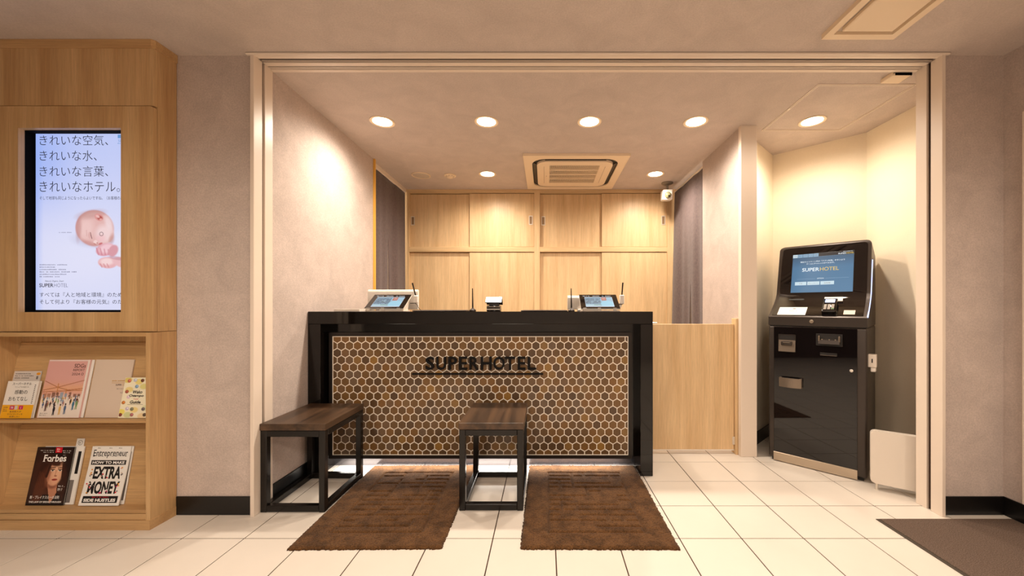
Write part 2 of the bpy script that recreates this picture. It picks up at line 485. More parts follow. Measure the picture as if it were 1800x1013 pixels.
class Paint:
    """a picture painted on a fine grid of points (vertex colours)"""
    def __init__(s, x0, x1, y0, y1, nx, ny, bg):
        s.X, s.Y = np.meshgrid(np.linspace(x0, x1, nx), np.linspace(y0, y1, ny)); s.nx, s.ny = nx, ny
        s.C = np.zeros((ny, nx, 3)); s.C[:] = npl(bg)
    def mix(s, a, c):
        c = np.asarray(c) if not isinstance(c, tuple) else npl(c)
        s.C = s.C * (1 - a[..., None]) + c * a[..., None]
    def ell(s, cx, cy, rx, ry, c, ang=0, soft=.12, op=1.0):
        ca, sa = math.cos(R(ang)), math.sin(R(ang)); dx, dy = s.X - cx, s.Y - cy
        d = np.sqrt(((dx * ca + dy * sa) / rx) ** 2 + ((-dx * sa + dy * ca) / ry) ** 2)
        s.mix(np.clip((1 - d) / soft + .5, 0, 1) * op, c)
    def rect(s, x0, x1, y0, y1, c, op=1.0):
        s.mix(((s.X >= x0) & (s.X <= x1) & (s.Y >= y0) & (s.Y <= y1)) * op, c)
    def line(s, xa, ya, xb, yb, t, c, op=1.0):
        dx, dy = xb - xa, yb - ya; L = dx * dx + dy * dy
        k = np.clip(((s.X - xa) * dx + (s.Y - ya) * dy) / L, 0, 1)
        d = np.hypot(s.X - xa - k * dx, s.Y - ya - k * dy)
        s.mix(np.clip((t - d) / (t * .5) + .5, 0, 1) * op, c)
    def poly(s, pts, c, op=1.0):
        ins = np.zeros(s.X.shape, bool); n = len(pts)
        for i in range(n):
            (xa, ya), (xb, yb) = pts[i], pts[(i + 1) % n]
            cond = ((ya > s.Y) != (yb > s.Y))
            with np.errstate(divide='ignore', invalid='ignore'):
                xi = (xb - xa) * (s.Y - ya) / (yb - ya) + xa
            ins ^= cond & (s.X < xi)
        s.mix(ins * op, c)
    def build(s, name, mat, parent, w0, w1, z0, z1, y, bend=None):
        """picture x to w0..w1, picture y (downwards) to z1..z0"""
        nx, ny = s.nx, s.ny
        gx = np.linspace(w0, w1, nx); gz = np.linspace(z1, z0, ny)
        V = [(gx[i], y + (bend(gz[j]) if bend else 0), gz[j]) for j in range(ny) for i in range(nx)]
        F = [(j * nx + i, (j + 1) * nx + i, (j + 1) * nx + i + 1, j * nx + i + 1) for j in range(ny - 1) for i in range(nx - 1)]
        me = bpy.data.meshes.new(name); me.from_pydata(V, [], F)
        a = me.color_attributes.new('Col', 'FLOAT_COLOR', 'POINT')
        a.data.foreach_set('color', np.concatenate([s.C.reshape(-1, 3), np.ones((nx * ny, 1))], 1).astype(np.float32).ravel())
        me.materials.append(mat); me.update()
        o = bpy.data.objects.new(name, me); COL.objects.link(o); o.parent = parent
        return o

# ================================================================ THE SETTING
# floor: slab of grout with every tile of the visible part laid on it
PX, PY, X00, Y00 = .301, .303, .952, 2.757
floor = struct('floor', B(-4.1, 3.1, -3.1, 5.0, -.06, -.0025), M['grout'])
g = .0026
tb = B(g, PX - g, g, PY - g, -.012, 0, bev=.0012)
tile0 = obj('tile', tb, M['floor'], floor)
first = True
for i in range(-13, 6):
    for j in range(-8, 3):
        x, y = X00 + i * PX, Y00 + j * PY
        if j >= 1 and i < -1: continue                     # behind the counter, unseen
        if first: t = tile0; first = False
        else: t = tile0.copy(); COL.objects.link(t); t.parent = floor
        t.location = (x, y, 0)
bm = bmn()
for i in range(-16, 6):
    for j in range(-19, 7):
        if -13 <= i and -8 <= j < 3 and not (j >= 1 and i < -1): continue
        x, y = X00 + i * PX, Y00 + j * PY
        box(bm, x + g, x + PX - g, y + g, y + PY - g, -.012, 0)
tf = obj('tile_field', bm, M['floor'], floor); tf['kind'] = 'stuff'

ceiling = struct('ceiling', B(-4.1, 3.1, -3.1, 5.0, CEIL, CEIL + .1), M['ceil'])
WY = 2.06   # lobby face of the wall with the opening
bm = bmn(); box(bm, -4.0, -1.574, WY, 2.18, 0, CEIL); struct('wall_front_left', bm, M['wall'])
bm = bmn(); box(bm, 2.138, 2.6, WY, 2.18, 0, CEIL); struct('wall_front_right', bm, M['wall'])
struct('wall_inner_left', B(-1.67, -1.572, 2.18, 3.50, 0, CEIL), M['wall'])
struct('wall_rear', B(-3.0, 2.9, 4.85, 4.95, 0, CEIL), M['wall'])
bm = bmn(); prism(bm, [(1.470, 2.862), (1.576, 2.862), (1.576, 3.0), (1.576, 3.56), (1.470, 3.56)], 'Z', 0, CEIL)
struct('wall_partition', bm, M['wall'])
# cream alcove walls
A0, A1, A2, A3 = (1.580, 2.985), (2.036, 3.413), (2.499, 2.965), (2.50, 2.18)
def slab(p, q, t):
    d = Vector((q[0] - p[0], q[1] - p[1])).normalized(); n = Vector((-d.y, d.x)) * t
    return prism(bmn(), [p, q, (q[0] + n.x, q[1] + n.y), (p[0] + n.x, p[1] + n.y)], 'Z', 0, CEIL)
struct('wall_alcove_left', slab(A0, A1, .04), M['cream'])
struct('wall_alcove_back', slab(A1, A2, .06), M['cream'])
struct('wall_alcove_right', slab(A2, A3, .06), M['cream'])
struct('wall_right', B(2.475, 2.60, -3.0, WY, 0, CEIL), M['wall'])
struct('wall_left', B(-4.1, -4.0, -3.0, WY, 0, CEIL), M['lobbydark'])  # unseen wall, coloured dark so the kiosk front mirrors a dark lobby
struct('wall_back', B(-4.1, 2.6, -3.1, -3.0, 0, CEIL), M['lobby'])
# side rooms behind the curtains
struct('wall_side_left', B(-2.75, -2.65, 2.2, 4.85, 0, CEIL), M['cream'])
struct('wall_side_right', B(2.80, 2.90, 2.2, 4.85, 0, CEIL), M['cream'])

# baseboards
def bb(name, bm): struct(name, bm, M['base'])
bb('baseboard_front_left', B(-1.985, -1.574, WY - .008, WY, 0, .1, bev=.002))
bb('baseboard_front_right', B(2.14, 2.475, WY - .008, WY, 0, .1, bev=.002))
bb('baseboard_right', B(2.467, 2.475, -3, WY - .008, 0, .1, bev=.002))
bb('baseboard_inner_left', B(-1.572, -1.562, 2.186, 3.5, 0, .1, bev=.002))
d = Vector((A1[0] - A0[0], A1[1] - A0[1])).normalized(); n = Vector((d.y, -d.x)) * .009
bb('baseboard_alcove_left', prism(bmn(), [(A0[0] + .01, A0[1] + .005), (A1[0] - .02, A1[1] - .02), (A1[0] - .02 + n.x, A1[1] - .02 + n.y), (A0[0] + .01 + n.x, A0[1] + .005 + n.y)], 'Z', 0, .1))

# trim_1: frame of the wide opening: two jambs with a dark channel, and the head track
tr = struct('trim_1', B(-1.595, 2.158, 2.028, 2.046, CEIL - .012, CEIL - .001, bev=.003), M['jamb'])
def tp(name, bm, m): return obj(name, bm, M[m], tr, world=True)
for sx, xo, xi in ((1, -1.573, -1.553), (-1, 2.137, 2.119)):
    a, b = sorted((xo, xi))
    tp('jamb', B(a, b, 2.035, 2.098, 0, CEIL - .010, bev=.0015), 'jamb')
    c, d_ = sorted((xo, xo + sx * .004)); tp('jamb_channel', B(c, d_, 2.098, 2.122, 0, CEIL - .004), 'slot')
    c, d_ = sorted((xo, xo + sx * .016)); tp('jamb', B(c, d_, 2.122, 2.184, 0, CEIL - .004, bev=.0015), 'jamb')
tp('head_rail', B(-1.553, 2.119, 2.046, 2.068, CEIL - .012, CEIL, bev=.001), 'jamb')
tp('head_channel', B(-1.556, 2.121, 2.068, 2.184, CEIL - .002, CEIL - .0005), 'slot')
tp('head_rail', B(-1.556, 2.121, 2.0905, 2.0955, CEIL - .008, CEIL, bev=.0008), 'jambg')
tp('head_rail', B(-1.556, 2.121, 2.106, 2.136, CEIL - .010, CEIL, bev=.0015), 'jamb')
tp('head_rail', B(-1.556, 2.121, 2.148, 2.166, CEIL - .006, CEIL), 'jambg')
tp('head_rail', B(-1.556, 2.121, 2.166, 2.188, CEIL - .012, CEIL, bev=.0015), 'jamb')
# trim_2: cream end cap of the partition; trim_3: added strip, orange light on the left wall end painted as amber
bm = B(1.462, 1.582, 2.848, 2.863, 0, CEIL, bev=.002); box(bm, 1.462, 1.470, 2.863, 2.885, 0, CEIL)
struct('trim_2', bm, M['jamb'])
struct('trim_3', B(-1.572, -1.556, 3.49, 3.512, 0, CEIL - .0), M['amber'])
# door_1: cream door panel on the right lobby wall, only its edge in view
dr = struct('door_1', B(2.452, 2.474, 1.2, 1.965, .105, 2.126, bev=.004), M['jamb'])
obj('door_panel', B(2.444, 2.452, 1.27, 1.9, .17, 2.06, bev=.003), M['jambg'], dr, world=True)

# ceiling hatch frame in the alcove: trim_4
h = struct('trim_4', ring_plate(bmn(), [(1.66, 2.32), (2.264, 2.32), (2.264, 2.93), (1.66, 2.93)], [(1.676, 2.336), (2.248, 2.336), (2.248, 2.914), (1.676, 2.914)], 'Z', CEIL - .004, CEIL), M['jamb'])
obj('hatch_seam', ring_plate(bmn(), [(1.667, 2.327), (2.257, 2.327), (2.257, 2.923), (1.667, 2.923)], [(1.669, 2.329), (2.255, 2.329), (2.255, 2.921), (1.669, 2.921)], 'Z', CEIL - .0046, CEIL - .003), M['slot'], h)
obj('hatch_latch', B(1.661, 1.675, 2.60, 2.62, CEIL - .006, CEIL - .003), M['chrome'], h)

# ================================================================ COUNTER
CX0, CX1, CY, CZ = -1.569, .714, 2.525, 1.09
T = .083
ct = thing('reception_counter', 'long black polished reception counter with brown honeycomb tile front', 'counter', ((CX0 + CX1) / 2, CY, 0))
obj('worktop', B(CX0, CX1, CY, 3.05, CZ - T, CZ, bev=.002), M['granite'], ct, world=True)
obj('side_panel', B(CX0, CX0 + T, CY, 3.05, 0, CZ - T, bev=.002), M['granite'], ct, world=True)
obj('side_panel', B(CX1 - T, CX1, CY, 3.05, 0, CZ - T, bev=.002), M['granite'], ct, world=True)
obj('back_panel', B(CX0 + T, CX1 - T, 2.635, 2.66, .09, CZ - T), M['blackrec'], ct, world=True)
obj('plinth', B(CX0 + T, CX1 - T, 2.70, 2.72, 0, .095), M['plinth'], ct, world=True)
obj('light_strip', B(-1.40, .53, 2.645, 2.653, .084, .0895), M['ledwarm'], ct, world=True)
FX0, FX1, FZ0, FZ1, FY = -1.469, .592, .089, .947, 2.60
HX0, HX1, HZ0, HZ1 = -1.445, .566, .1126, .921
pf = obj('tile_panel', ring_plate(bmn(), [(FX0, FZ0), (FX1, FZ0), (FX1, FZ1), (FX0, FZ1)], [(HX0, HZ0), (HX1, HZ0), (HX1, HZ1), (HX0, HZ1)], 'Y', FY - .006, 2.635), M['panelframe'], ct, world=True)
obj('grout_bed', B(HX0, HX1, FY, 2.63, HZ0, HZ1), M['whitetrim'], pf, world=True)
e = .004
obj('inner_border', ring_plate(bmn(), [(HX0, HZ0), (HX1, HZ0), (HX1, HZ1), (HX0, HZ1)], [(HX0 + e, HZ0 + e), (HX1 - e, HZ0 + e), (HX1 - e, HZ1 - e), (HX0 + e, HZ1 - e)], 'Y', FY - .005, FY), M['whitetrim'], pf, world=True)
PW, PR_ = .0552, .0490
gap = .0064
hw, hh = (PW - gap) / 2, (PR_ * 4 / 3) / 2 - gap * .58
hexs = [(0, hh), (-hw, hh / 2), (-hw, -hh / 2), (0, -hh), (hw, -hh / 2), (hw, hh / 2)]
def clip_poly(pts, x0, x1, z0, z1):
    for ax, lim, sg in ((0, x0, 1), (0, x1, -1), (1, z0, 1), (1, z1, -1)):
        out = []
        for i in range(len(pts)):
            p, q = pts[i], pts[(i + 1) % len(pts)]
            ip, iq = (p[ax] - lim) * sg >= 0, (q[ax] - lim) * sg >= 0
            if ip: out.append(p)
            if ip != iq:
                t = (lim - p[ax]) / (q[ax] - p[ax]); out.append((p[0] + (q[0] - p[0]) * t, p[1] + (q[1] - p[1]) * t))
        pts = out
        if not pts: break
    return pts
def hex_solid(bm, pts, cx, cz, yf):
    n = len(pts); b = 1 - .0022 / hw
    mx = sum(p[0] for p in pts) / n; mz = sum(p[1] for p in pts) / n
    A = [bm.verts.new((cx + p[0], yf + .005, cz + p[1])) for p in pts]
    Bq = [bm.verts.new((cx + p[0], yf + .0014, cz + p[1])) for p in pts]
    C = [bm.verts.new((cx + mx + (p[0] - mx) * b, yf, cz + mz + (p[1] - mz) * b)) for p in pts]
    for i in range(n):
        j = (i + 1) % n
        bm.faces.new((A[i], A[j], Bq[j], Bq[i])); bm.faces.new((Bq[i], Bq[j], C[j], C[i]))
    bm.faces.new(C)
full, cut = [], []
for r in range(-2, 18):
    z = .856 - r * PR_
    for c in range(-3, 42):
        x = -1.3865 + c * PW + (r % 2) * PW / 2
        pts = [(x + p[0], z + p[1]) for p in hexs]
        cp = clip_poly(pts, HX0 + e + .001, HX1 - e - .001, HZ0 + e + .001, HZ1 - e - .001)
        if len(cp) < 3: continue
        ar = abs(sum(cp[i][0] * cp[(i + 1) % len(cp)][1] - cp[(i + 1) % len(cp)][0] * cp[i][1] for i in range(len(cp)))) / 2
        if ar < 1.2e-5: continue
        if len(cp) == 6 and all(abs(a[0] - b_[0]) < 1e-6 for a, b_ in zip(cp, pts)): full.append((x, z))
        else: cut.append(cp)
full.sort(key=lambda p: (-round(p[1], 4), p[0]))
bm = bmn(); hex_solid(bm, hexs, 0, 0, 0)
h0 = obj('tile', bm, M['hexa'], pf)
pl = Vector(ct.location)
for k, (x, z) in enumerate(full[:300]):
    t = h0 if k == 0 else h0.copy()
    if k: COL.objects.link(t); t.parent = pf
    t.location = Vector((x, FY - .004 - .0006 * random.random(), z)) - pl
bm = bmn()
for x, z in full[300:]: hex_solid(bm, hexs, x, z, FY - .004 - .0006 * random.random())
for cp in cut: hex_solid(bm, cp, 0, 0, FY - .004)
hf = obj('tile_field', bm, M['hexi'], pf, world=True); hf['kind'] = 'stuff'
# raised letters on the tiles
sg = obj('sign_underline', B((725 - 958) * 2.59 / 671, (955 - 958) * 2.59 / 671, FY - .022, FY - .008, 1.12 - 118.6 * 2.59 / 671, 1.12 - 116 * 2.59 / 671, bev=.001), M['letter'], ct, world=True)
lx = [(748, 763), (767, 783.5), (788, 803), (806.5, 821), (825, 841), (845, 864), (867, 887), (887.5, 905.5), (910, 923.5), (927.5, 942.5)]
for ch, (a, b) in zip('SUPERHOTEL', lx):
    v, f = text_polys(ch, .014)
    x0 = min(p[0] for p in v); x1 = max(p[0] for p in v); y0 = min(p[1] for p in v); y1 = max(p[1] for p in v)
    xa, xb = (a - 958) * 2.58 / 671, (b - 958) * 2.58 / 671
    za, zb = 1.12 - (650.5 - 540) * 2.58 / 671, 1.12 - (627.5 - 540) * 2.58 / 671
    bm = bmn()
    vs = [bm.verts.new((xa + (p[0] - x0) / (x1 - x0) * (xb - xa), FY - .024, za + (p[1] - y0) / (y1 - y0) * (zb - za))) for p in v]
    fs = []
    for q in f:
        try: fs.append(bm.faces.new([vs[i] for i in q]))
        except ValueError: pass
    bmesh.ops.remove_doubles(bm, verts=bm.verts, dist=1e-5)
    ex = bmesh.ops.extrude_face_region(bm, geom=list(bm.faces))
    bmesh.ops.translate(bm, vec=(0, .016, 0), verts=[v_ for v_ in ex['geom'] if isinstance(v_, bmesh.types.BMVert)])
    obj('letter', bm, M['letter'], ct, world=True)

# half height wooden gate beside the counter
gt = thing('swing_gate', 'half height oak swing gate between black counter and cream partition end', 'gate', (1.14, 2.915, 0))
obj('panel', B(.735, 1.443, 2.915, 2.945, .032, .99, bev=.002), M['oakb'], gt, world=True)
obj('bottom_edge', B(.735, 1.443, 2.912, 2.947, .026, .032), M['white'], gt, world=True)
obj('post', B(1.446, 1.470, 2.89, 2.96, 0, 1.033, bev=.002), M['oakb'], gt, world=True)
obj('latch', B(.81, .862, 2.925, 2.94, .99, 1.003, bev=.003), M['chrome'], gt, world=True)
obj('hinge', B(1.43, 1.448, 2.908, 2.916, .07, .13, bev=.002), M['chrome'], gt, world=True)

# ================================================================ BACK CABINET
BY = 4.40
def bz(y): return 1.12 - (y - 540) * BY / 671
def bx(x): return (x - 958) * BY / 671
bc = thing('storage_cabinet', 'full width pale oak storage wall with eight sliding doors behind counter', 'cabinet', (0, BY, 0))
bm = bmn()
box(bm, -1.62, bx(719), BY, 4.82, 0, CEIL); obj('side_panel', bm, M['oakb'], bc, world=True)
obj('side_panel', B(bx(1172.8), 1.51, BY, 4.82, 0, CEIL), M['oakb'], bc, world=True)
obj('center_post', B(bx(939), bx(949), BY, 4.82, 0, bz(339)), M['oakb'], bc, world=True)
obj('top_rail', B(bx(719), bx(1172.8), BY, 4.82, bz(339), CEIL), M['oakbx'], bc, world=True)
for a, b in ((719, 939), (949, 1172.8)):
    obj('middle_rail', B(bx(a), bx(b), BY + .002, 4.82, bz(442.7), bz(434), bev=.001), M['oakbx'], bc, world=True)
    obj('bottom_rail', B(bx(a), bx(b), BY + .01, 4.82, 0, .08), M['oakbx'], bc, world=True)
obj('back_board', B(-1.6, 1.5, 4.80, 4.82, 0, CEIL), M['dark'], bc, world=True)
pulls = {0: 723.5, 1: 933, 2: 955, 3: 1166.5}
for k, (a, b, yy) in enumerate(((719, 828, .040), (825, 939, .012), (949, 1062, .040), (1058, 1172.8, .012))):
    obj('sliding_door', B(bx(a) + .001, bx(b) - .001, BY + yy, BY + yy + .02, .085, bz(443.5), bev=.001), M['oakb'], bc, world=True)
    dd = obj('sliding_door', B(bx(a) + .001, bx(b) - .001, BY + yy, BY + yy + .02, bz(433.5), bz(340), bev=.001), M['oakb'], bc, world=True)
    px = bx(pulls[k]); z0, z1 = bz(395), bz(379)
    hn = bmn(); ring_plate(hn, [(px - .022, z0), (px + .022, z0), (px + .022, z1), (px - .022, z1)], [(px - .014, z0 + .009), (px + .014, z0 + .009), (px + .014, z1 - .009), (px - .014, z1 - .009)], 'Y', BY + yy - .004, BY + yy + .001)
    obj('recessed_pull', hn, M['chrome'], dd, world=True)
    hn = bmn(); box(hn, px - .015, px + .015, BY + yy - .0008, BY + yy + .001, z0 + .008, z1 - .008)
    obj('pull_recess', hn, M['pullin'], dd, world=True)  # flat plate, darker tone painted in for the shade inside the pull

# ================================================================ CURTAINS
def curtain(name, label, X, ya, yb, ys, zs, ztop, zbot, side, seed, bow, gapw):
    t = thing(name, label, 'curtain', (X, (ya + yb) / 2, 0))
    bm = bmn(); rr = random.Random(seed)
    ph = [rr.uniform(0, 6.28) for _ in range(4)]
    def surf(s, z):
        k = (ztop - z) / (ztop - zbot); L = (s - ya) / (yb - ya)
        a = .0025 + .006 * min(1, k * 1.5)
        x = a * (math.sin(15 * s + ph[0] + .8 * k) + .5 * math.sin(27 * s + ph[1] - .6 * k) + .25 * math.sin(44 * s + ph[2] + k))
        x += side * bow * k * max(0, L - .45) / .55
        return (X + x, s, z)
    for (a, b) in ((ya, ys), (ys, yb)):
        n, m = 26, 40; gr = []
        for i in range(n + 1):
            row = []
            for j in range(m + 1):
                z = ztop - (ztop - zbot) * j / m
                gp = gapw * max(0, min(1, (zs - z) / 1.0))
                aa, b2 = (a, b - gp) if b == ys else (a + gp, b)
                row.append(bm.verts.new(surf(aa + (b2 - aa) * i / n, z)))
            gr.append(row)
        for i in range(n):
            for j in range(m): bm.faces.new((gr[i][j], gr[i + 1][j], gr[i + 1][j + 1], gr[i][j + 1]))
    bmesh.ops.remove_doubles(bm, verts=bm.verts, dist=1e-4)
    c = obj('cloth', bm, M['curtain'], t, world=True, smooth=True)
    so = c.modifiers.new('thick', 'SOLIDIFY'); so.thickness = .003
    r = cyl(bmn(), (X, ya - .01, ztop + .012), (X, yb, ztop + .012), .009, n=12)
    obj('curtain_rod', r, M['jamb'], t, world=True)
    return t
curtain('doorway_curtain', 'charcoal split doorway curtain hanging at left of the oak cabinets', -1.61, 3.515, 4.385, 3.918, 1.84, CEIL - .045, .35, 1, 3, .01, .055)
curtain('doorway_curtain', 'charcoal split doorway curtain under the ceiling camera, right of oak cabinets', 1.492, 3.57, 4.385, 3.886, 1.38, CEIL - .045, .35, -1, 9, .05, .085)
obj_l = struct('trim_5', B(-1.625, -1.597, 3.5, 4.39, CEIL - .03, CEIL), M['jamb'])

# ================================================================ CEILING FITTINGS
def downlight(loc, label, group):
    t = thing('downlight', label, 'ceiling light', (loc[0], loc[1], CEIL), group=group)
    b = lathe(bmn(), [(.088, 0), (.088, -.004), (.083, -.006), (.079, -.005), (.067, -.0015), (.067, 0)])
    obj('trim_ring', b, M['acplastic'], t, smooth=True)
    b = lathe(bmn(), [(.067, -.0005), (.067, -.0030), (.05, -.0045), (0, -.0050)])
    obj('lens', b, M['bulb'], t, smooth=True)
    return t
fl = ['lit round downlight on ceiling above left wall, first of four in front row', 'lit round downlight second from left in the front ceiling row',
      'lit round downlight third from left in the front ceiling row, before the air conditioner', 'lit round downlight in front ceiling row nearest the cream partition end']
src = None
for (x, y), l in zip(DOWN_FRONT, fl):
    if src is None: src = downlight((x, y), l, 'front row of downlights')
    else: dup(src, (x, y, CEIL), l)
for (x, y), l in zip(DOWN_BACK, ['lit round downlight near oak cabinets, between smoke detector and air conditioner', 'lit round downlight near oak cabinets beside the ceiling camera']):
    d_ = dup(src, (x, y, CEIL), l); d_['group'] = 'rear row of downlights'
d_ = dup(src, (DOWN_ALCOVE[0][0], DOWN_ALCOVE[0][1], CEIL), 'lit round downlight inside the ceiling hatch above kiosk'); del d_['group']
for i_, (x, y) in enumerate(DOWN_LOBBY):
    d_ = dup(src, (x, y, CEIL), 'lit round lobby downlight, %s from the left in the %s row behind the ventilation cover' % (('first', 'second', 'third', 'fourth')[i_ % 4], ('near', 'far')[i_ // 4])); d_['group'] = 'lobby downlights'

sp = thing('ceiling_speaker', 'round cream ceiling speaker in rear left corner before oak cabinets', 'speaker', (-1.275, 3.925, CEIL))
obj('rim', lathe(bmn(), [(.095, 0), (.095, -.006), (.088, -.009), (.084, -.007), (.084, 0)]), M['acplastic'], sp, smooth=True)
obj('grille', lathe(bmn(), [(.084, -.004), (.06, -.007), (0, -.0085)]), M['jambg'], sp, smooth=True)
sd = thing('smoke_detector', 'small round cream smoke detector beside the ceiling speaker', 'smoke detector', (-.977, 3.925, CEIL))
obj('base', lathe(bmn(), [(.06, 0), (.06, -.01), (.05, -.014), (.03, -.014), (.03, 0)]), M['acplastic'], sd, smooth=True)
obj('sensor_head', lathe(bmn(), [(.032, -.012), (.030, -.026), (.018, -.032), (0, -.033)]), M['acplastic'], sd, smooth=True)
bm = bmn()
for i in range(8):
    a = 2 * math.pi * i / 8; cyl(bm, (.040 * math.cos(a), .040 * math.sin(a), -.013), (.040 * math.cos(a), .040 * math.sin(a), -.0155), .004, n=6)
obj('vent_slots', bm, M['dark'], sd)

# four way air conditioner
ac = thing('air_conditioner', 'square cream four way ceiling air conditioner in front of oak cabinets', 'air conditioner', (.28, 3.842, CEIL))
Q = .4755
def sq(a, n=6): return rrect(-a, a, -a, a, .003, n)
obj('fascia', ring_plate(bmn(), sq(Q), rrect(-.40, .40, -.40, .40, .13), 'Z', -.022, 0), M['acplastic'], ac)
obj('outlet_channel', ring_plate(bmn(), rrect(-.402, .402, -.402, .402, .13), rrect(-.355, .355, -.355, .355, .10), 'Z', -.010, -.001), M['dark'], ac)
lou = M['kdark']
for k in range(4):
    bm = bmn(); box(bm, -.28, .28, -.394, -.362, -.016, -.012, bev=.001)
    bmesh.ops.rotate(bm, verts=bm.verts, cent=(0, -.378, -.014), matrix=Matrix.Rotation(R(-22), 3, 'X'))
    bmesh.ops.rotate(bm, verts=bm.verts, cent=(0, 0, 0), matrix=Matrix.Rotation(R(90 * k), 3, 'Z'))
    obj('louver', bm, lou, ac)
obj('center_panel', ring_plate(bmn(), rrect(-.356, .356, -.356, .356, .10), rrect(-.235, .235, -.265, .235, .003), 'Z', -.030, -.001), M['acplastic'], ac)
obj('grille_back', B(-.236, .236, -.266, .236, -.010, -.004), M['dark'], ac)
bm = bmn()
for i in range(53):
    x = -.23 + i * .46 / 52; box(bm, x - .0021, x + .0021, -.264, .234, -.028, -.020)
gf = obj('grille_fins', bm, M['acplastic'], ac); gf['kind'] = 'stuff'
for i in range(1, 4):
    y = -.264 + i * .4985 / 4; obj('grille_bar', B(-.235, .235, y - .006, y + .006, -.031, -.012), M['acplastic'], ac)
for x in (-.29, .29): obj('panel_seam', B(x - .0015, x + .0015, -.24, .24, -.0305, -.029), M['acfin'], ac)
obj('indicator', B(-.268, -.260, .02, .03, -.0312, -.029), M['acfin'], ac)

# security camera
sc = thing('security_camera', 'small boxy white camera hanging from ceiling by right curtain', 'security camera', (1.335, 4.17, CEIL))
obj('mount_plate', lathe(bmn(), [(0, 0), (.062, 0), (.062, -.008), (.045, -.018), (.016, -.022), (0, -.022)]), M['grey'], sc, smooth=True)
obj('arm', cyl(bmn(), (0, 0, -.02), (0, 0, -.085), .013, n=14), M['grey'], sc, smooth=True)
bd = bmn(); box(bd, -.052, .052, -.07, .07, -.195, -.085, bev=.012, seg=3)
cb = obj('body', bd, M['white'], sc, smooth=True); cb.location = (-.01, -.02, 0); cb.rotation_euler = (R(8), 0, R(-6))
ln = obj('lens', lathe(bmn(), [(.034, 0), (.034, .012), (.028, .018), (.020, .026), (0, .03)]), M['lens'], cb, smooth=True)
ln.rotation_euler = (R(90), 0, 0); ln.location = (0, -.069, -.145)
ln = obj('sensor', lathe(bmn(), [(.010, 0), (.010, .004), (0, .005)], n=14), M['black'], cb, smooth=True)
ln.rotation_euler = (R(90), 0, 0); ln.location = (.008, -.096, -.158)

# motion sensor under the head track
ms = thing('door_sensor', 'small cream sensor box with black window on the opening head track', 'sensor', (2.058, 2.235, CEIL))
obj('housing', B(-.060, .050, -.042, .042, -.026, 0, bev=.006, seg=2), M['acplastic'], ms, smooth=True)
bm = bmn(); box(bm, -.046, .052, -.044, .022, -.024, -.003, bev=.002); obj('window', bm, M['matte'], ms)
for x in (-.054, -.050): obj('screw', cyl(bmn(), (x, -.040, -.012), (x, -.046, -.012), .0022, n=8), M['dark'], ms)

# ventilation cover, top right
vc = thing('ventilation_cover', 'square cream ventilation cover with raised panel on lobby ceiling', 'vent', (1.558, 1.725, CEIL))
obj('frame', ring_plate(bmn(), rrect(-.18, .18, -.18, .18, .004), rrect(-.145, .145, -.145, .145, .003), 'Z', -.022, 0), M['acplastic'], vc)
obj('recess', B(-.146, .146, -.146, .146, -.005, -.001), M['jambg'], vc)
obj('cover_panel', B(-.122, .122, -.122, .122, -.026, -.004, bev=.004), M['acplastic'], vc)

# ================================================================ STOOLS
def stool(label, loc):
    t = thing('bench_stool', label, 'stool', loc, group='bench stools')
    W, D, H, q = .352, .440, .484, .034
    x, y = W / 2, D / 2
    obj('seat', B(-x - .003, x + .003, -y - .003, y + .003, H - .037, H, bev=.003, seg=2), M['walnut'], t)
    for sx in (-1, 1):
        for sy in (-1, 1):
            a, b = sorted((sx * x, sx * (x - q))); c, d = sorted((sy * y, sy * (y - q)))
            obj('leg', B(a, b, c, d, 0, H - .037, bev=.0025), M['frame'], t)
    for sy in (-1, 1):
        c, d = sorted((sy * y, sy * (y - q)))
        for z in (.003, H - .037 - q - .001): obj('rail', B(-x + q, x - q, c, d, z, z + q, bev=.0025), M['frame'], t)
    for sx in (-1, 1):
        a, b = sorted((sx * x, sx * (x - q)))
        for z in (.003, H - .037 - q - .001): obj('rail', B(a, b, -y + q, y - q, z, z + q, bev=.0025), M['frame'], t)
    return t
s1 = stool('dark wood topped stool on black steel frame against the left side wall', (-1.3745, 2.298, 0))
dup(s1, (-.2955, 2.315, 0), 'dark wood topped stool on black steel frame standing between the two rugs')

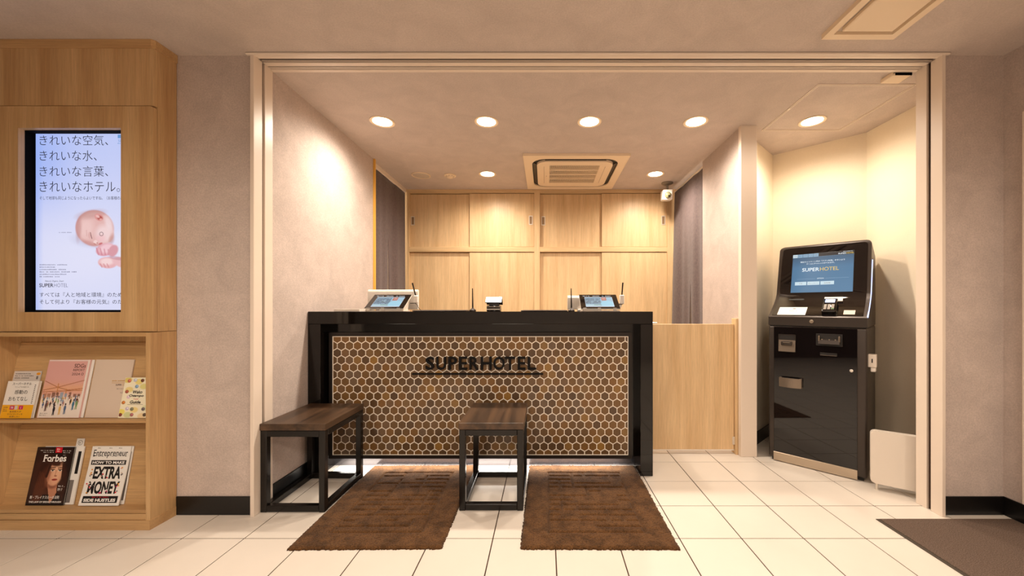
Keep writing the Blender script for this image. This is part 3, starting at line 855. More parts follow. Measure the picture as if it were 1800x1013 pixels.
# ================================================================ RUGS
def rug(label, loc, W, D, seed, rz=0):
    rr = np.random.RandomState(seed); rp = random.Random(seed)
    nx, ny = 170, 210
    gx = np.linspace(-W / 2, W / 2, nx); gy = np.linspace(0, D, ny)
    X, Y = np.meshgrid(gx, gy)
    Z = np.full(X.shape, .013)
    G = np.zeros(X.shape)
    def seg(xa, ya, xb, yb, wd=.0054):
        nonlocal G
        k0 = np.clip(X, min(xa, xb), max(xa, xb)); k1 = np.clip(Y, min(ya, yb), max(ya, yb))
        dd = np.hypot(X - k0, Y - k1); G = np.maximum(G, np.exp(-(dd / wd) ** 2))
    i0, i1, j0, j1 = -W / 2 + .13, W / 2 - .13, .12, D - .12
    for a in ((i0, j0, i1, j0), (i0, j1, i1, j1), (i0, j0, i0, j1), (i1, j0, i1, j1)): seg(*a)
    cols = np.linspace(i0, i1, 7); rows = np.linspace(j0, j1, 14)
    for r in range(1, 13):
        c = 0
        while c < 6:
            L = rp.choice([1, 2, 2, 3])
            if rp.random() < .72:
                seg(cols[c] + .012, rows[r], cols[min(6, c + L)] - .008, rows[r])
                if rp.random() < .45: seg(cols[min(6, c + L)] - .008, rows[r], cols[min(6, c + L)] - .008, rows[min(13, r + rp.choice([1, 1, 2]))])
            c += L
    Z -= .0095 * G
    Z += rr.uniform(-.0013, .0013, X.shape)
    low = rr.uniform(-1, 1, (12, 10)); lx = np.kron(low, np.ones((ny // 12 + 1, nx // 10 + 1)))[:ny, :nx]
    Z += .0006 * lx
    edge = np.minimum(np.minimum(X + W / 2, W / 2 - X), np.minimum(Y, D - Y))
    Z *= np.clip(.25 + edge / .014, .25, 1) ** .7
    b = (edge < 1e-6)
    X = X + b * rr.uniform(-.004, .004, X.shape); Y = Y + b * rr.uniform(-.004, .004, X.shape)
    V = list(zip(X.ravel(), Y.ravel(), Z.ravel()))
    F = [(j * nx + i, j * nx + i + 1, (j + 1) * nx + i + 1, (j + 1) * nx + i) for j in range(ny - 1) for i in range(nx - 1)]
    # skirt down to the floor
    loop = [i for i in range(nx)] + [j * nx + nx - 1 for j in range(1, ny)] + [(ny - 1) * nx + i for i in range(nx - 2, -1, -1)] + [j * nx for j in range(ny - 2, 0, -1)]
    n0 = len(V); V += [(V[k][0], V[k][1], 0.0005) for k in loop]; n = len(loop)
    F += [(loop[k], n0 + k, n0 + (k + 1) % n, loop[(k + 1) % n]) for k in range(n)]
    me = bpy.data.meshes.new('rug'); me.from_pydata(V, [], F); me.materials.append(M['rug']); me.update()
    for p in me.polygons: p.use_smooth = True
    o = bpy.data.objects.new('rug', me); COL.objects.link(o); o.location = loc; o.rotation_euler = (0, 0, R(rz))
    return tag(o, label, 'rug', 'brown relief rugs')
rug('brown deep pile rug with carved blocks, lying between the two stools', (-.832, 1.758, .0), .71, .92, 4, .6)
rug('brown deep pile rug with carved blocks, on the kiosk side of the counter', (.254, 1.758, .0), .735, .92, 11, -.3)

dm = thing('doormat', 'large flat brown grey doormat with dark rubber edge by right wall', 'doormat', (2.10, 1.45, 0))
obj('border', B(1.742, 2.462, .9, 2.012, .0003, .004, bev=.0015), M['rubber'], dm, world=True)
obj('pile', B(1.758, 2.452, .92, 2.006, .003, .008, bev=.002), M['doormat'], dm, world=True)

# ================================================================ SELF CHECK IN KIOSK
KW = .559
kk = thing('checkin_kiosk', 'tall dark self check-in kiosk with lit screen standing in cream alcove', 'kiosk', (1.8475, 2.6195, 0), (0, 0, R(-44.5)))
hwk = KW / 2
def U(u): return u - hwk
KD = .60
bm = B(-hwk, hwk, .003, KD, .022, .985, bev=.014, seg=3)
obj('lower_body', bm, M['kgrey'], kk, smooth=True)
obj('base', B(-hwk + .02, hwk - .02, .025, KD - .02, 0, .024), M['dark'], kk)
dp = obj('door_panel', B(U(.035), U(.510), -.001, .02, .070, .978, bev=.0015), M['kgloss'], kk)
obj('kick_strip', B(U(.033), U(.510), -.002, .02, .006, .067, bev=.001), M['silver'], kk)
def kd(z):
    pr = [(0, 1.052), (.045, 1.080), (.098, 1.112), (.155, 1.150), (.198, 1.185), (.225, 1.220), (.327, 1.572), (.333, 1.585), (.350, 1.596)]
    return float(np.interp(z, [p[1] for p in pr], [p[0] for p in pr]))
ZT, RR = 1.596, .035
def khw(z, top=ZT, half=hwk, r=RR):
    if z <= top - r: return half
    q = min(1, (z - (top - r)) / r); return half - r * (1 - math.sqrt(max(0, 1 - q * q)))
zs = [.989, 1.05] + list(np.linspace(1.056, 1.22, 14)) + [1.3, 1.4, 1.5, 1.545] + [1.561 + .035 * math.sin(R(a)) for a in range(0, 91, 10)]
bm = bmn(); rings = []
for z in zs:
    hw_ = khw(z); y0 = kd(z) if z > 1.052 else 0
    zz = z - .07 * max(0, min(1, (z - 1.3) / .29)) * 1.0
    rings.append([bm.verts.new(p) for p in ((-hw_, y0, z), (hw_, y0, z), (hw_, KD, zz), (-hw_, KD, zz))])
for a, b in zip(rings, rings[1:]):
    for i in range(4): bm.faces.new((a[i], a[(i + 1) % 4], b[(i + 1) % 4], b[i]))
bm.faces.new(rings[0][::-1]); bm.faces.new(rings[-1])
obj('console', bm, M['kgrey'], kk, smooth=True)
# glossy black face following the console's curve
bm = bmn(); rows = []
for z in [1.060] + list(np.linspace(1.068, 1.22, 12)) + [1.3, 1.4, 1.5, 1.55] + [1.556 + .022 * math.sin(R(a)) for a in (0, 20, 40, 60, 75, 90)]:
    hw_ = khw(z, 1.578, hwk - .021, .022); rows.append((bm.verts.new((-hw_, kd(z) - .0025, z + .001)), bm.verts.new((hw_, kd(z) - .0025, z + .001)),
        bm.verts.new((-hw_, kd(z) + .006, z - .002)), bm.verts.new((hw_, kd(z) + .006, z - .002))))
for a, b in zip(rows, rows[1:]):
    bm.faces.new((a[0], a[1], b[1], b[0])); bm.faces.new((a[2], a[0], b[0], b[2])); bm.faces.new((a[1], a[3], b[3], b[1]))
obj('front_face', bm, M['kgloss'], kk, smooth=True)
obj('seam', B(-hwk + .004, hwk - .004, .004, KD - .01, .984, .990), M['dark'], kk)

# the kiosk's screen: pictures in its own plane
SW, SH = .374, .312
disp = obj('display', B(0, SW, -.001, .004, 0, SH, bev=.0008), M['scr_dark'], kk)
disp.location = (U(.092), kd(1.2265) - .0035, 1.2265); disp.rotation_euler = (-math.atan(.29), 0, 0)
p = Paint(0, 1, 0, 1, 60, 50, (84, 128, 164))
g_ = np.clip(p.Y, 0, 1); p.mix(.55 * (1 - np.clip((p.Y - .12) / .25, 0, 1)), (62, 78, 98)); p.mix(.35 * np.clip((p.X - .2) / .9, 0, 1) * np.clip((p.Y - .4) / .6, 0, 1), (112, 152, 186))  # dark top painted in as a reflection; lower right mixed lighter
p.rect(0, 1, 0, .085, (40, 36, 40))
p.build('picture', M['scrk'], disp, .002, SW - .002, .002, SH - .002, -.0013)
P_ = Print(-.0014)
k = lambda u: u * SW
v_ = lambda v: (1 - v) * SH
for i in range(5):
    obj('screen_tab', B(k(.005 + i * .088), k(.088 + i * .088), -.0017, -.0012, v_(.092), v_(.012)), M['scr_pale' if i == 0 else 'scr_tab'], disp); P_.lines(k(.02 + i * .088), k(.075 + i * .088), v_(.058), .005, 'inkgrey', n=5, seed=i)
P_.rect(k(.0), k(1), v_(.098), v_(.094), 'scr_tab')
P_.text('WELCOME TO', k(.975), v_(.03), .006, 'scr_white', align='r'); P_.text('SUPER', k(.755), v_(.078), .010, 'scr_white', w=.046, bold=.02); P_.text('HOTEL', k(.882), v_(.078), .010, 'scr_gold', w=.042, bold=.02)
P_.text('現在キャンペーン中は「アプリ利用」ボタンより', k(.5), v_(.235), None, 'scr_white', w=k(.72), align='c', bold=.012)
P_.text('ゲームにチャレンジができます。', k(.475), v_(.29), None, 'scr_white', w=k(.46), align='c', bold=.012)
P_.text('SUPER', k(.18), v_(.465), .028, 'scr_white', w=k(.285), bold=.012)
P_.text('HOTEL', k(.475), v_(.465), .028, 'scr_gold', w=k(.30), bold=.008)
P_.rect(k(.1), k(.41), v_(.657), v_(.651), 'scr_tab'); P_.rect(k(.57), k(.93), v_(.657), v_(.651), 'scr_tab')
P_.text('OPTION', k(.49), v_(.665), .008, 'scr_white', align='c', bold=.01)
for a, b, s_ in ((.07, .265, '予 約'), (.28, .48, 'チェックイン'), (.495, .71, '会員登録')):
    obj('screen_button', B(k(a), k(b), -.0017, -.0012, v_(.81), v_(.725)), M['scr_pale'], disp); P_.text(s_, k((a + b) / 2), v_(.785), .009, 'inkgrey', align='c')
P_.done('screen_text', disp)

def on_deck(name, bm, mat, u, z, parent=kk, lift=.0035):
    o = obj(name, bm, mat, parent); o.location = (U(u), kd(z) - lift, z); o.rotation_euler = (R(-57.5), 0, 0); return o
sgn = on_deck('notice_card', B(0, .172, -.0012, 0, 0, .100), M['paper'], .052, 1.064)
P_ = Print(-.0012)
P_.ell(.095, .080, .012, .006, 'inkgrey'); P_.text('No.1', .09, .042, .018, 'inkgrey', align='c', shear=.15); P_.lines(.06, .125, .03, .003, 'inkgrey', n=12, seed=4)
P_.done('print', sgn)
on_deck('sticker', B(0, .060, -.0008, 0, 0, .050), M['beige'], .434, 1.071)
t_ = obj('payment_terminal', B(-.040, .040, -.038, 0, 0, .135, bev=.006, seg=2), M['black'], kk, smooth=True)
t_.location = (U(.356), kd(1.068) + .006, 1.068); t_.rotation_euler = (R(-52), 0, R(0))
obj('terminal_display', B(-.027, .027, -.0395, -.037, .088, .120), M['ledblue'], t_)
bm = bmn()
for i in range(3):
    for j in range(4): box(bm, -.029 + i * .021, -.013 + i * .021, -.0405, -.037, .012 + j * .014, .022 + j * .014, bev=.001, mi=1 if (i == 2 and j == 0) else 0)
obj('keypad', bm, [M['keys'], M['keygreen']], t_)
pl_ = obj('terminal_sign', B(-.052, .052, -.004, 0, 0, .034, bev=.001), M['paper'], kk); pl_.location = (U(.366), kd(1.163) - .022, 1.160); pl_.rotation_euler = (R(-30), 0, 0)
sl = obj('card_slot', B(-.048, .048, -.003, .004, 0, .013, bev=.001), M['dark'], kk); sl.location = (U(.140), kd(1.17) - .002, 1.17); sl.rotation_euler = (R(-45), 0, 0)
# lock on the lip
lk = obj('lock', lathe(bmn(), [(.012, 0), (.012, .004), (.010, .006), (.006, .006), (.006, .004), (0, .004)], n=20), M['silver'], kk, smooth=True); lk.location = (U(.264), .001, 1.02); lk.rotation_euler = (R(90), 0, 0)
lk = obj('lock', lathe(bmn(), [(.0095, 0), (.0095, .003), (.008, .004), (0, .004)], n=20), M['chrome'], kk, smooth=True); lk.location = (U(.480), -.001, .706); lk.rotation_euler = (R(90), 0, 0)
# coin inlet with grey tray
cu = obj('coin_inlet', ring_plate(bmn(), rrect(U(.064), U(.172), .797, .925, .004), rrect(U(.071), U(.165), .805, .918, .003), 'Y', -.003, .012), M['kdark'], kk)
obj('recess', B(U(.070), U(.166), -.0018, .004, .804, .919), M['dark'], cu)
bm = bmn(); prism(bm, [(-.016, .803), (-.0005, .803), (-.0005, .884), (-.006, .884)], 'X', U(.068), U(.170)); obj('tray', bm, M['ksilver'], cu)
obj('slot_block', B(U(.084), U(.152), -.024, -.006, .848, .876, bev=.004, seg=2), M['kgrey'], cu, smooth=True)
obj('coin_slot', B(U(.098), U(.140), -.0248, -.02, .866, .869), M['silver'], cu)
# bill inlet
bi = obj('bill_inlet', ring_plate(bmn(), rrect(U(.290), U(.434), .858, .940, .003), rrect(U(.297), U(.427), .866, .933, .002), 'Y', -.003, .012), M['dark'], kk)
obj('recess', B(U(.296), U(.428), -.0015, .004, .865, .934), M['dark'], bi)
bm = bmn(); prism(bm, [(-.024, .872), (-.001, .872), (-.001, .905), (-.018, .898)], 'X', U(.305), U(.420)); obj('bill_guide', bm, M['kgrey'], bi)
for u in (.303, .413): obj('guide_ear', B(U(u), U(u + .010), -.020, -.001, .885, .926, bev=.003), M['ksilver'], bi)
for u in (.322, .362, .395): obj('guide_light', B(U(u), U(u + .007), -.023, -.016, .898, .905, bev=.001), M['silver'], bi)
ro = obj('receipt_outlet', B(U(.312), U(.406), -.003, .004, .795, .812, bev=.001), M['dark'], kk)
obj('outlet_lip', B(U(.314), U(.404), -.0045, -.002, .793, .7955), M['ksilver'], ro)
# change tray handle
ha = bmn(); pts = []
n_ = 12
out = [(U(.076) + (.135) * i / n_, -.036 - .016 * math.sin(math.pi * i / n_)) for i in range(n_ + 1)]
prism(ha, out + [(U(.211), -.001), (U(.200), -.001), (U(.196), -.030), (U(.091), -.030), (U(.087), -.001), (U(.076), -.001)], 'Z', .553, .618)
hb = obj('change_tray', ha, M['ksilver'], kk)
obj('tray_floor', B(U(.088), U(.199), -.032, -.001, .555, .560), M['ksilver'], hb)
obj('tray_back', B(U(.084), U(.203), -.0016, .004, .553, .620), M['matte'], hb)
# white latch box on the kiosk's side
lb = obj('side_latch', B(hwk, hwk + .042, .03, .085, .735, .817, bev=.003), M['offwhite'], kk)
obj('latch_foot', B(hwk + .012, hwk + .038, .040, .085, .705, .736, bev=.006, seg=2), M['white'], lb, smooth=True)
obj('keyhole', B(hwk + .018, hwk + .024, .0285, .031, .765, .790), M['dark'], lb)
# lit blue-white strip along the side
ts = [i / 14 for i in range(15)]
pts = [(hwk + .0005, kd(1.054 + .396 * q) + .004 + .042 * q, 1.054 + .396 * q) for q in ts]
obj('side_light', tube(bmn(), pts, .0042, 8), M['ledblue'], kk, smooth=True)

# low white panel beside the kiosk
lp = thing('low_panel', 'low white panel with rounded corners on a metal foot beside kiosk', 'panel', (2.0, 2.345, 0), (0, 0, R(-35.8)))
bm = prism(bmn(), rrect(0, .245, .042, .362, .022), 'Y', 0, .045)
bmesh.ops.bevel(bm, geom=[e_ for e_ in bm.edges if abs(e_.verts[0].co.y - e_.verts[1].co.y) < 1e-6], offset=.004, segments=2, affect='EDGES')
obj('panel', bm, M['offwhite'], lp, smooth=True)
for x in (.03, .215):
    b_ = bmn(); cyl(b_, (x, .022, .004), (x, .022, .045), .007, n=12); cyl(b_, (x, .022, 0), (x, .022, .005), .010, n=12)
    obj('foot', b_, M['chrome'], lp, smooth=True)

# ================================================================ OAK DISPLAY UNIT ON THE LEFT
UX0, UX1, UY, UV, UB = -2.83, -1.985, 1.918, 1.936, 2.058   # UV: front of the upper module
def uz(y, Y=UY): return 1.12 - (y - 540) * Y / 671
un = thing('display_unit', 'floor to ceiling oak unit with screen opening and two magazine shelves', 'cabinet', (-2.415, UY, 0))
def up(name, bm, m='oak', parent=None): return obj(name, bm, M[m], parent or un, world=True)
tk = .022
zd1, zd0 = uz(187, UV), uz(583, UV)      # door top and bottom
for a, b in ((UX1 - tk, UX1), (UX0, UX0 + tk)):
    up('side_panel', B(a, b, UY, UB, 0, zd0 - .004, bev=.001)); up('side_panel', B(a, b, UV + .0195, UB, zd0 - .002, CEIL - .001, bev=.001))
up('header_panel', B(UX0, UX1, UV, UV + .019, zd1 + .004, CEIL - .044, bev=.0008))
bm = bmn(); prism(bm, [(UX0 - .004, UV - .006), (UX1 - .008, UV - .006), (UX1 + .005, UV + .006), (UX1 + .005, UB), (UX0 - .004, UB)], 'Z', CEIL - .044, CEIL - .001)
up('cornice', bm, 'oakx')
# door with the opening for the screen
OX0, OX1, OZ0, OZ1 = (33 - 958) * UV / 671, (213.5 - 958) * UV / 671, uz(549, UV), uz(225.5, UV)
dX0, dX1 = UX0, UX1 + .001
def same(lp, n=8):
    out = []
    for i in range(len(lp)):
        a, b = lp[i], lp[(i + 1) % len(lp)]
        out += [(a[0] + (b[0] - a[0]) * k_ / n, a[1] + (b[1] - a[1]) * k_ / n) for k_ in range(n)]
    return out
bm = ring_plate(bmn(), [(dX0, zd0), (dX1, zd0), (dX1, zd1 - .008), (dX1 - .012, zd1), (dX0, zd1)], [(OX0, OZ0), (OX1, OZ0), (OX1, (OZ0 + OZ1) / 2), (OX1, OZ1), (OX0, OZ1)], 'Y', UV - .003, UV + .016)
up('screen_door', bm)
up('opening_reveal', ring_plate(bmn(), same([(OX0 - .012, OZ0 - .012), (OX1 + .012, OZ0 - .012), (OX1 + .012, OZ1 + .012), (OX0 - .012, OZ1 + .012)], 1), same([(OX0, OZ0), (OX1, OZ0), (OX1, OZ1), (OX0, OZ1)], 1), 'Y', UV + .016, UV + .022))
up('screen_liner', ring_plate(bmn(), same([(OX0 - .012, OZ0 - .012), (OX1 + .012, OZ0 - .012), (OX1 + .012, OZ1 + .012), (OX0 - .012, OZ1 + .012)], 1), same([(OX0, OZ0 + .002), (OX1, OZ0 + .002), (OX1, OZ1 - .002), (OX0, OZ1 - .002)], 1), 'Y', UV + .022, UB - .01), 'matte')
up('back_panel', B(UX0 + tk, UX1 - tk, UB - .008, UB, 0, CEIL - .05))
up('compartment_top', B(UX0 + tk, UX1 - tk, UY, UB - .008, uz(592), zd0 - .004, bev=.0008), 'oakx')
SHZ, FLZ = .547, .100
up('shelf', B(UX0 + tk, UX1 - tk, UY + .008, UB - .008, SHZ - .013, SHZ, bev=.0008), 'oakx')
up('compartment_floor', B(UX0 + tk, UX1 - tk, UY + .002, UB - .008, .082, FLZ, bev=.0008), 'oakx')
up('base_rail', B(UX0 + tk, UX1 - tk, UY + .001, UY + .02, .050, .079, bev=.0008), 'oakx')
bm = bmn(); prism(bm, [(UX0 - .002, UY - .004), (UX1 + .003, UY - .004), (UX1 + .003, UB), (UX0 - .002, UB)], 'Z', 0, .048); up('plinth', bm, 'oakx')
TAN = .178; LEAN = math.atan(TAN); YB = 1.976
for z0, z1 in ((SHZ, .930), (FLZ, .492)):
    h_ = z1 - z0; y1 = YB + h_ * TAN
    up('slanted_back', prism(bmn(), [(YB, z0), (y1, z1), (y1 + .008, z1), (YB + .008, z0)], 'X', UX0 + tk + .001, UX1 - tk - .001), 'oakx')

# the portrait screen behind the door
DX0, DX1, DZ0, DZ1 = -2.660, -2.140, 1.12 - 5 * 1.994 / 671, 1.12 + 308 * 1.994 / 671
tv = thing('wall_display', 'tall lit portrait screen showing a sleeping baby advertisement in oak unit', 'screen', ((DX0 + DX1) / 2, 2.0, (DZ0 + DZ1) / 2))
obj('casing', B(DX0 - .010, DX1 + .010, 1.996, 2.035, DZ0 - .016, DZ1 + .012, bev=.002), M['matte'], tv, world=True)
p = Paint(63, 239, 232, 545, 265, 470, (222, 224, 252))
p.mix(.75 * np.exp(-np.hypot((p.X - 63) / 60, (p.Y - 262) / 90) ** 2), (130, 166, 250))
p.mix(.6 * np.exp(-(np.maximum(0, p.Y - 232) / 120) ** 2), (176, 194, 250))
p.mix(.6 * np.clip(1 - (p.X - 63) / 14, 0, 1), (150, 178, 250))
p.mix(.5 * np.exp(-np.hypot((p.X - 150) / 90, (p.Y - 450) / 60) ** 2), (238, 236, 254))
p.ell(236, 440, 34, 40, (236, 234, 250), 0, .5)                       # sleeve
p.ell(150, 424, 24, 9, (206, 206, 232), 12, .8, .6)                   # hollow in the bedding
p.ell(167, 401, 34.0, 31.5, (206, 150, 148), 14, .07)                 # head
p.ell(184, 412, 17, 17, (226, 178, 176), 0, .12)
p.ell(168.5, 402, 31.5, 29, (232, 186, 182), 14, .22)
p.ell(184, 411, 14.5, 15, (246, 216, 216), 0, .7)
p.ell(152, 402, 13, 17, (244, 206, 202), 14, .9, .8)
p.ell(160, 377, 23, 7, (198, 150, 144), -10, .9, .55)
p.ell(139, 404, 4.5, 19, (188, 128, 126), 4, .9, .5)
p.ell(158, 428, 14, 4, (206, 146, 142), 20, .9, .55)
p.ell(197, 421, 4.5, 9, (196, 138, 126), 12, .9, .6)
p.ell(192, 392, 6, 13, (250, 232, 236), -20, .9, .6)
p.ell(174.7, 382, 8.0, 6.2, (224, 156, 152), 28, .2); p.ell(176.2, 383.2, 5.0, 3.8, (184, 92, 86), 28, .5); p.ell(172.5, 380.6, 3.6, 2.2, (242, 190, 186), 28, .5); p.ell(178, 386, 2.6, 2.0, (236, 170, 166), 0, .5)
p.ell(178, 419, 8, 6, (244, 190, 194), 0, .9, .6)
p.line(159.6, 409, 160.6, 414, .75, (128, 80, 82), .8); p.line(160.6, 414, 162.2, 419.5, .75, (120, 74, 78), .8); p.ell(157.6, 414, 2.0, 5.5, (224, 172, 168), -8, .7, .7)
p.line(152.6, 405, 153.2, 415, .9, (214, 164, 160), .5)
p.ell(168.6, 425.6, 3.6, 3.4, (248, 214, 210), 0, .4); p.ell(167.4, 429.0, 2.6, 1.1, (196, 124, 118), 24, .6, .8); p.ell(171.6, 427.2, 1.2, 1.4, (190, 116, 112), 0, .6, .7)
p.ell(177.6, 428.6, 3.6, 1.7, (206, 108, 112), -22, .5, .9)
p.ell(186, 439, 17, 11, (228, 164, 176), -14, .15); p.ell(188, 437, 13, 8, (246, 204, 212), -14, .6)
for i in range(4): p.line(170 + i * 7, 436 + i, 174 + i * 6, 448, .9, (206, 126, 142), .7)
p.ell(200, 441, 8, 11, (222, 160, 170), 30, .3)
p.ell(190, 462, 17, 10, (236, 182, 186), 4, .15); p.ell(189, 460, 12, 6, (250, 218, 218), 0, .6)
for i in range(3): p.line(177 + i * 6, 464, 180 + i * 6, 470, .9, (210, 140, 146), .7)
p.ell(224, 463, 26, 10, (238, 190, 194), 12, .2); p.ell(206, 454, 14, 3, (200, 140, 150), 10, .6, .6)
d_ = np.hypot(p.X - 179, p.Y - 411.5); p.mix(np.clip(1 - np.abs(d_ - 3.2) / 1.0, 0, 1) * .85, (80, 50, 60))
p.build('picture', M['scr'], tv, DX0 - tv.location.x, DX1 - tv.location.x, DZ0 - tv.location.z, DZ1 - tv.location.z, 1.994 - 2.0)
P_ = Print(1.994 - 2.0, .0003)
KX = (DX1 - DX0) / 176.
TX = lambda x: DX0 + (x - 63) * KX - tv.location.x
TZ = lambda y: DZ1 - (y - 232) * (DZ1 - DZ0) / 313. - tv.location.z
xm = TX(238.5)
for i, s_ in enumerate(('きれいな空気、', 'きれいな水、', 'きれいな言葉、', 'きれいなホテル。')):
    wd = (121, 101, 121, 142)[i]
    P_.text(s_, TX(70), TZ((256, 283, 310.5, 337.5)[i]), (TZ(0) - TZ(18.5)), 'scr_ink', w=wd * KX, bold=-.008)
P_.text('そして地球も同じようになったらよいですね。（お客様のお声より）', TX(70), TZ(351.5), .019, 'scr_ink', w=166 * KX, xmax=xm)
P_.lines(TX(104), TX(127), TZ(409.5), .004, 'scr_grey', n=16, seed=3)
for i, e_ in enumerate((119, 98, 117, 136, 118, 106)): P_.lines(TX(70), TX(e_), TZ(466.5 + i * 4.2), .0055, 'scr_grey', n=int((e_ - 70) / 2.2), seed=20 + i)
P_.text('Natural, Organic, Smart', TX(79), TZ(496.5), .011, 'scr_ink', w=33 * KX, shear=.35)
P_.text('SUPER', TX(69.5), TZ(505), (TZ(0) - TZ(6.6)), 'scr_ink', w=25 * KX, bold=.012); P_.text('HOTEL', TX(95.5), TZ(505), (TZ(0) - TZ(6.6)), 'scr_grey', w=24.5 * KX)
P_.text('すべては『人と地域と環境』のために', TX(70), TZ(522.3), .024, 'scr_ink', w=155 * KX, xmax=xm)
P_.text('そして何より『お客様の元気』のために', TX(70), TZ(534.8), .024, 'scr_ink', w=164 * KX, xmax=xm)
P_.rect(TX(208), TX(232), TZ(243), TZ(237), 'scr_blue'); P_.text('SDGs', TX(209), TZ(250), .014, 'scr_blue'); P_.lines(TX(208), TX(232), TZ(253), .004, 'scr_blue', n=8)
P_.done('screen_text', tv)

# ================================================================ MAGAZINES
def mag(name, label, cat, xpx, w, h, t, z, yoff, cover, pages='pagew', bend=0.0, dy=0.0, group=None, rz=0):
    """leans on the slanted board: origin at the lower left front corner; x right, z up the cover, -y to the reader"""
    o = thing(name, label, cat, ((xpx - 958) * (YB - .012) / 671 if xpx > -900 else xpx + 1000, YB - yoff - t * 1.05 - .0015, z + t * .19 + .0004), (-LEAN, 0, R(rz)), group)
    n = 10
    fn = (lambda q: -bend * (1 - q / h) ** 2) if bend else (lambda q: 0.0)
    def blk(nm, y0, y1, m, x0, x1, z0, z1, parent):
        zz = [z0 + (z1 - z0) * i / n for i in range(n + 1)] if bend else [z0, z1]
        prof = [(y0 + fn(q), q) for q in zz] + [(y1 + fn(q), q) for q in zz[::-1]]
        return obj(nm, prism(bmn(), prof, 'X', x0, x1), M[m], parent)
    blk('pages', .0012, t - .0008, pages, .001, w - .0015, .002, h - .0015, o)
    blk('front_cover', 0, .0013, cover, 0, w, .001, h, o)
    blk('back_cover', t - .0009, t, cover, 0, w, .001, h, o)
    blk('spine', 0, t, cover, -.0008, .0008, .001, h, o)
    return o, fn
def finish(P, name, parent, fn=None):
    if fn:
        for v in P.bm.verts: v.co.y += fn(v.co.z)
    return P.done(name, parent)

# upper shelf ----------------------------------------------------
o, _ = mag('leaflet', 'pale grey leaflet with orange oval peeping out behind the yellow-banded book', 'leaflet', 4, .140, .238, .004, SHZ, .001, 'greypaper')
P_ = Print(0)
P_.ell(.128, .224, .011, .007, 'orange'); P_.rect(.120, .130, .196, .212, 'inkgrey')
for i, e_ in enumerate((.09, .105, .085)): P_.lines(.008, e_, .222 - i * .011, .005, 'inkgrey', n=18, seed=i)
for i in range(14): P_.rect(.128, .134, .178 - i * .009, .184 - i * .009, 'inkgrey')
P_.done('cover_print', o)
o, _ = mag('paperback_book', 'white paperback with yellow band at left end of upper shelf', 'book', -1000 - 2.790, .160, .188, .012, SHZ, .010, 'paper')
P_ = Print(0)
P_.rect(0, .160, .001, .068, 'yellow', 1)
P_.text('スーパーホテル', .076, .168, .013, 'ink', w=.098, align='c', bold=.004); P_.text('マニュアルを超えた', .078, .154, .008, 'inkgrey', w=.072, align='c')
P_.text('感動の', .080, .122, .021, 'ink', w=.066, align='c', bold=.002); P_.text('おもてなし', .072, .088, .021, 'ink', w=.098, align='c', bold=.002)
P_.rect(.040, .063, .045, .064, 'magenta', 2); P_.text('70', .0515, .049, .010, 'inkwhite', align='c', layer=3, bold=.02)
P_.rect(.066, .080, .045, .064, 'greypaper', 2); P_.rect(.087, .108, .045, .064, 'magenta', 2); P_.text('1', .0975, .049, .010, 'inkwhite', align='c', layer=3, bold=.02)
for i, s_ in enumerate(('各支配人が', 'ホスピタリティを', '約束した！')): P_.text(s_, .074, .030 - i * .0125, .0085, 'inkbrown', w=(.06, .078, .05)[i], align='c', bold=.006)
for i in range(3): P_.lines(.008, .030, .054 - i * .009, .004, 'inkbrown', n=6, seed=i)
for i in range(11): P_.rect(.143, .149, .165 - i * .009, .170 - i * .009, 'inkgrey')
P_.done('cover_print', o)

o, _ = mag('report_booklet', 'pink illustrated report booklet with crowd drawing on upper shelf', 'booklet', 64, .218, .298, .005, SHZ, .0045, 'pink')
p = Paint(0, 1, 0, 1, 110, 150, (230, 176, 170))
p.mix(np.clip((p.Y - .58) / .1, 0, 1), (244, 232, 222)); p.mix(.8 * np.exp(-((p.Y - .5) / .09) ** 2), (236, 180, 140))
p.rect(0, 1, 0, .022, (242, 222, 216)); p.rect(.945, 1, 0, 1, (244, 232, 224))
for a in ((0, .37, .34, .48), (.34, .48, .95, .36), (0, .53, .34, .48), (.34, .48, .6, .53), (.6, .53, .95, .5), (0, .56, .95, .53)): p.line(*a, .006, (176, 104, 60), .9)
p.line(.34, .42, .36, .74, .011, (206, 140, 84)); p.line(.56, .52, .58, .68, .012, (206, 140, 84)); p.line(.10, .55, .10, .66, .008, (206, 140, 84))
rp = random.Random(5)
for i in range(9): p.rect(.02 + i * .105, .02 + i * .105 + rp.uniform(.05, .09), .585 + rp.uniform(-.02, .01), .64 + rp.uniform(0, .05), rp.choice([(176, 120, 90), (128, 84, 66), (216, 180, 150), (150, 170, 190)]), .85)
fig = [(60, 44, 44), (98, 64, 56), (120, 150, 180), (150, 180, 120), (232, 190, 90), (230, 226, 222), (80, 100, 140), (190, 130, 110)]
for i in range(46):
    x, y = rp.uniform(.03, .92), rp.uniform(.62, .78); s_ = .012 + (y - .6) * .05; c = rp.choice(fig)
    p.ell(x, y, s_, s_ * 1.5, c, 0, .2); p.ell(x, y - s_ * 1.7, s_ * .6, s_ * .5, rp.choice([(60, 44, 40), (226, 184, 160)]), 0, .2); p.line(x, y + s_, x + rp.uniform(-.01, .01), y + s_ * 2.6, s_ * .35, c)
for x, y, c in ((.36, .86, (44, 40, 52)), (.50, .85, (228, 186, 110)), (.62, .84, (88, 108, 142)), (.80, .77, (70, 120, 150)), (.15, .79, (110, 80, 78)), (.88, .76, (130, 160, 110))):
    p.ell(x, y, .030, .050, c, 0, .2); p.ell(x, y - .068, .018, .018, (70, 48, 42), 0, .2); p.line(x - .01, y + .04, x - .012, y + .095, .010, c); p.line(x + .012, y + .04, x + .016, y + .09, .010, c)
p.build('cover_picture', M['cover'], o, .002, .216, .002, .297, -.0004)
P_ = Print(-.0004)
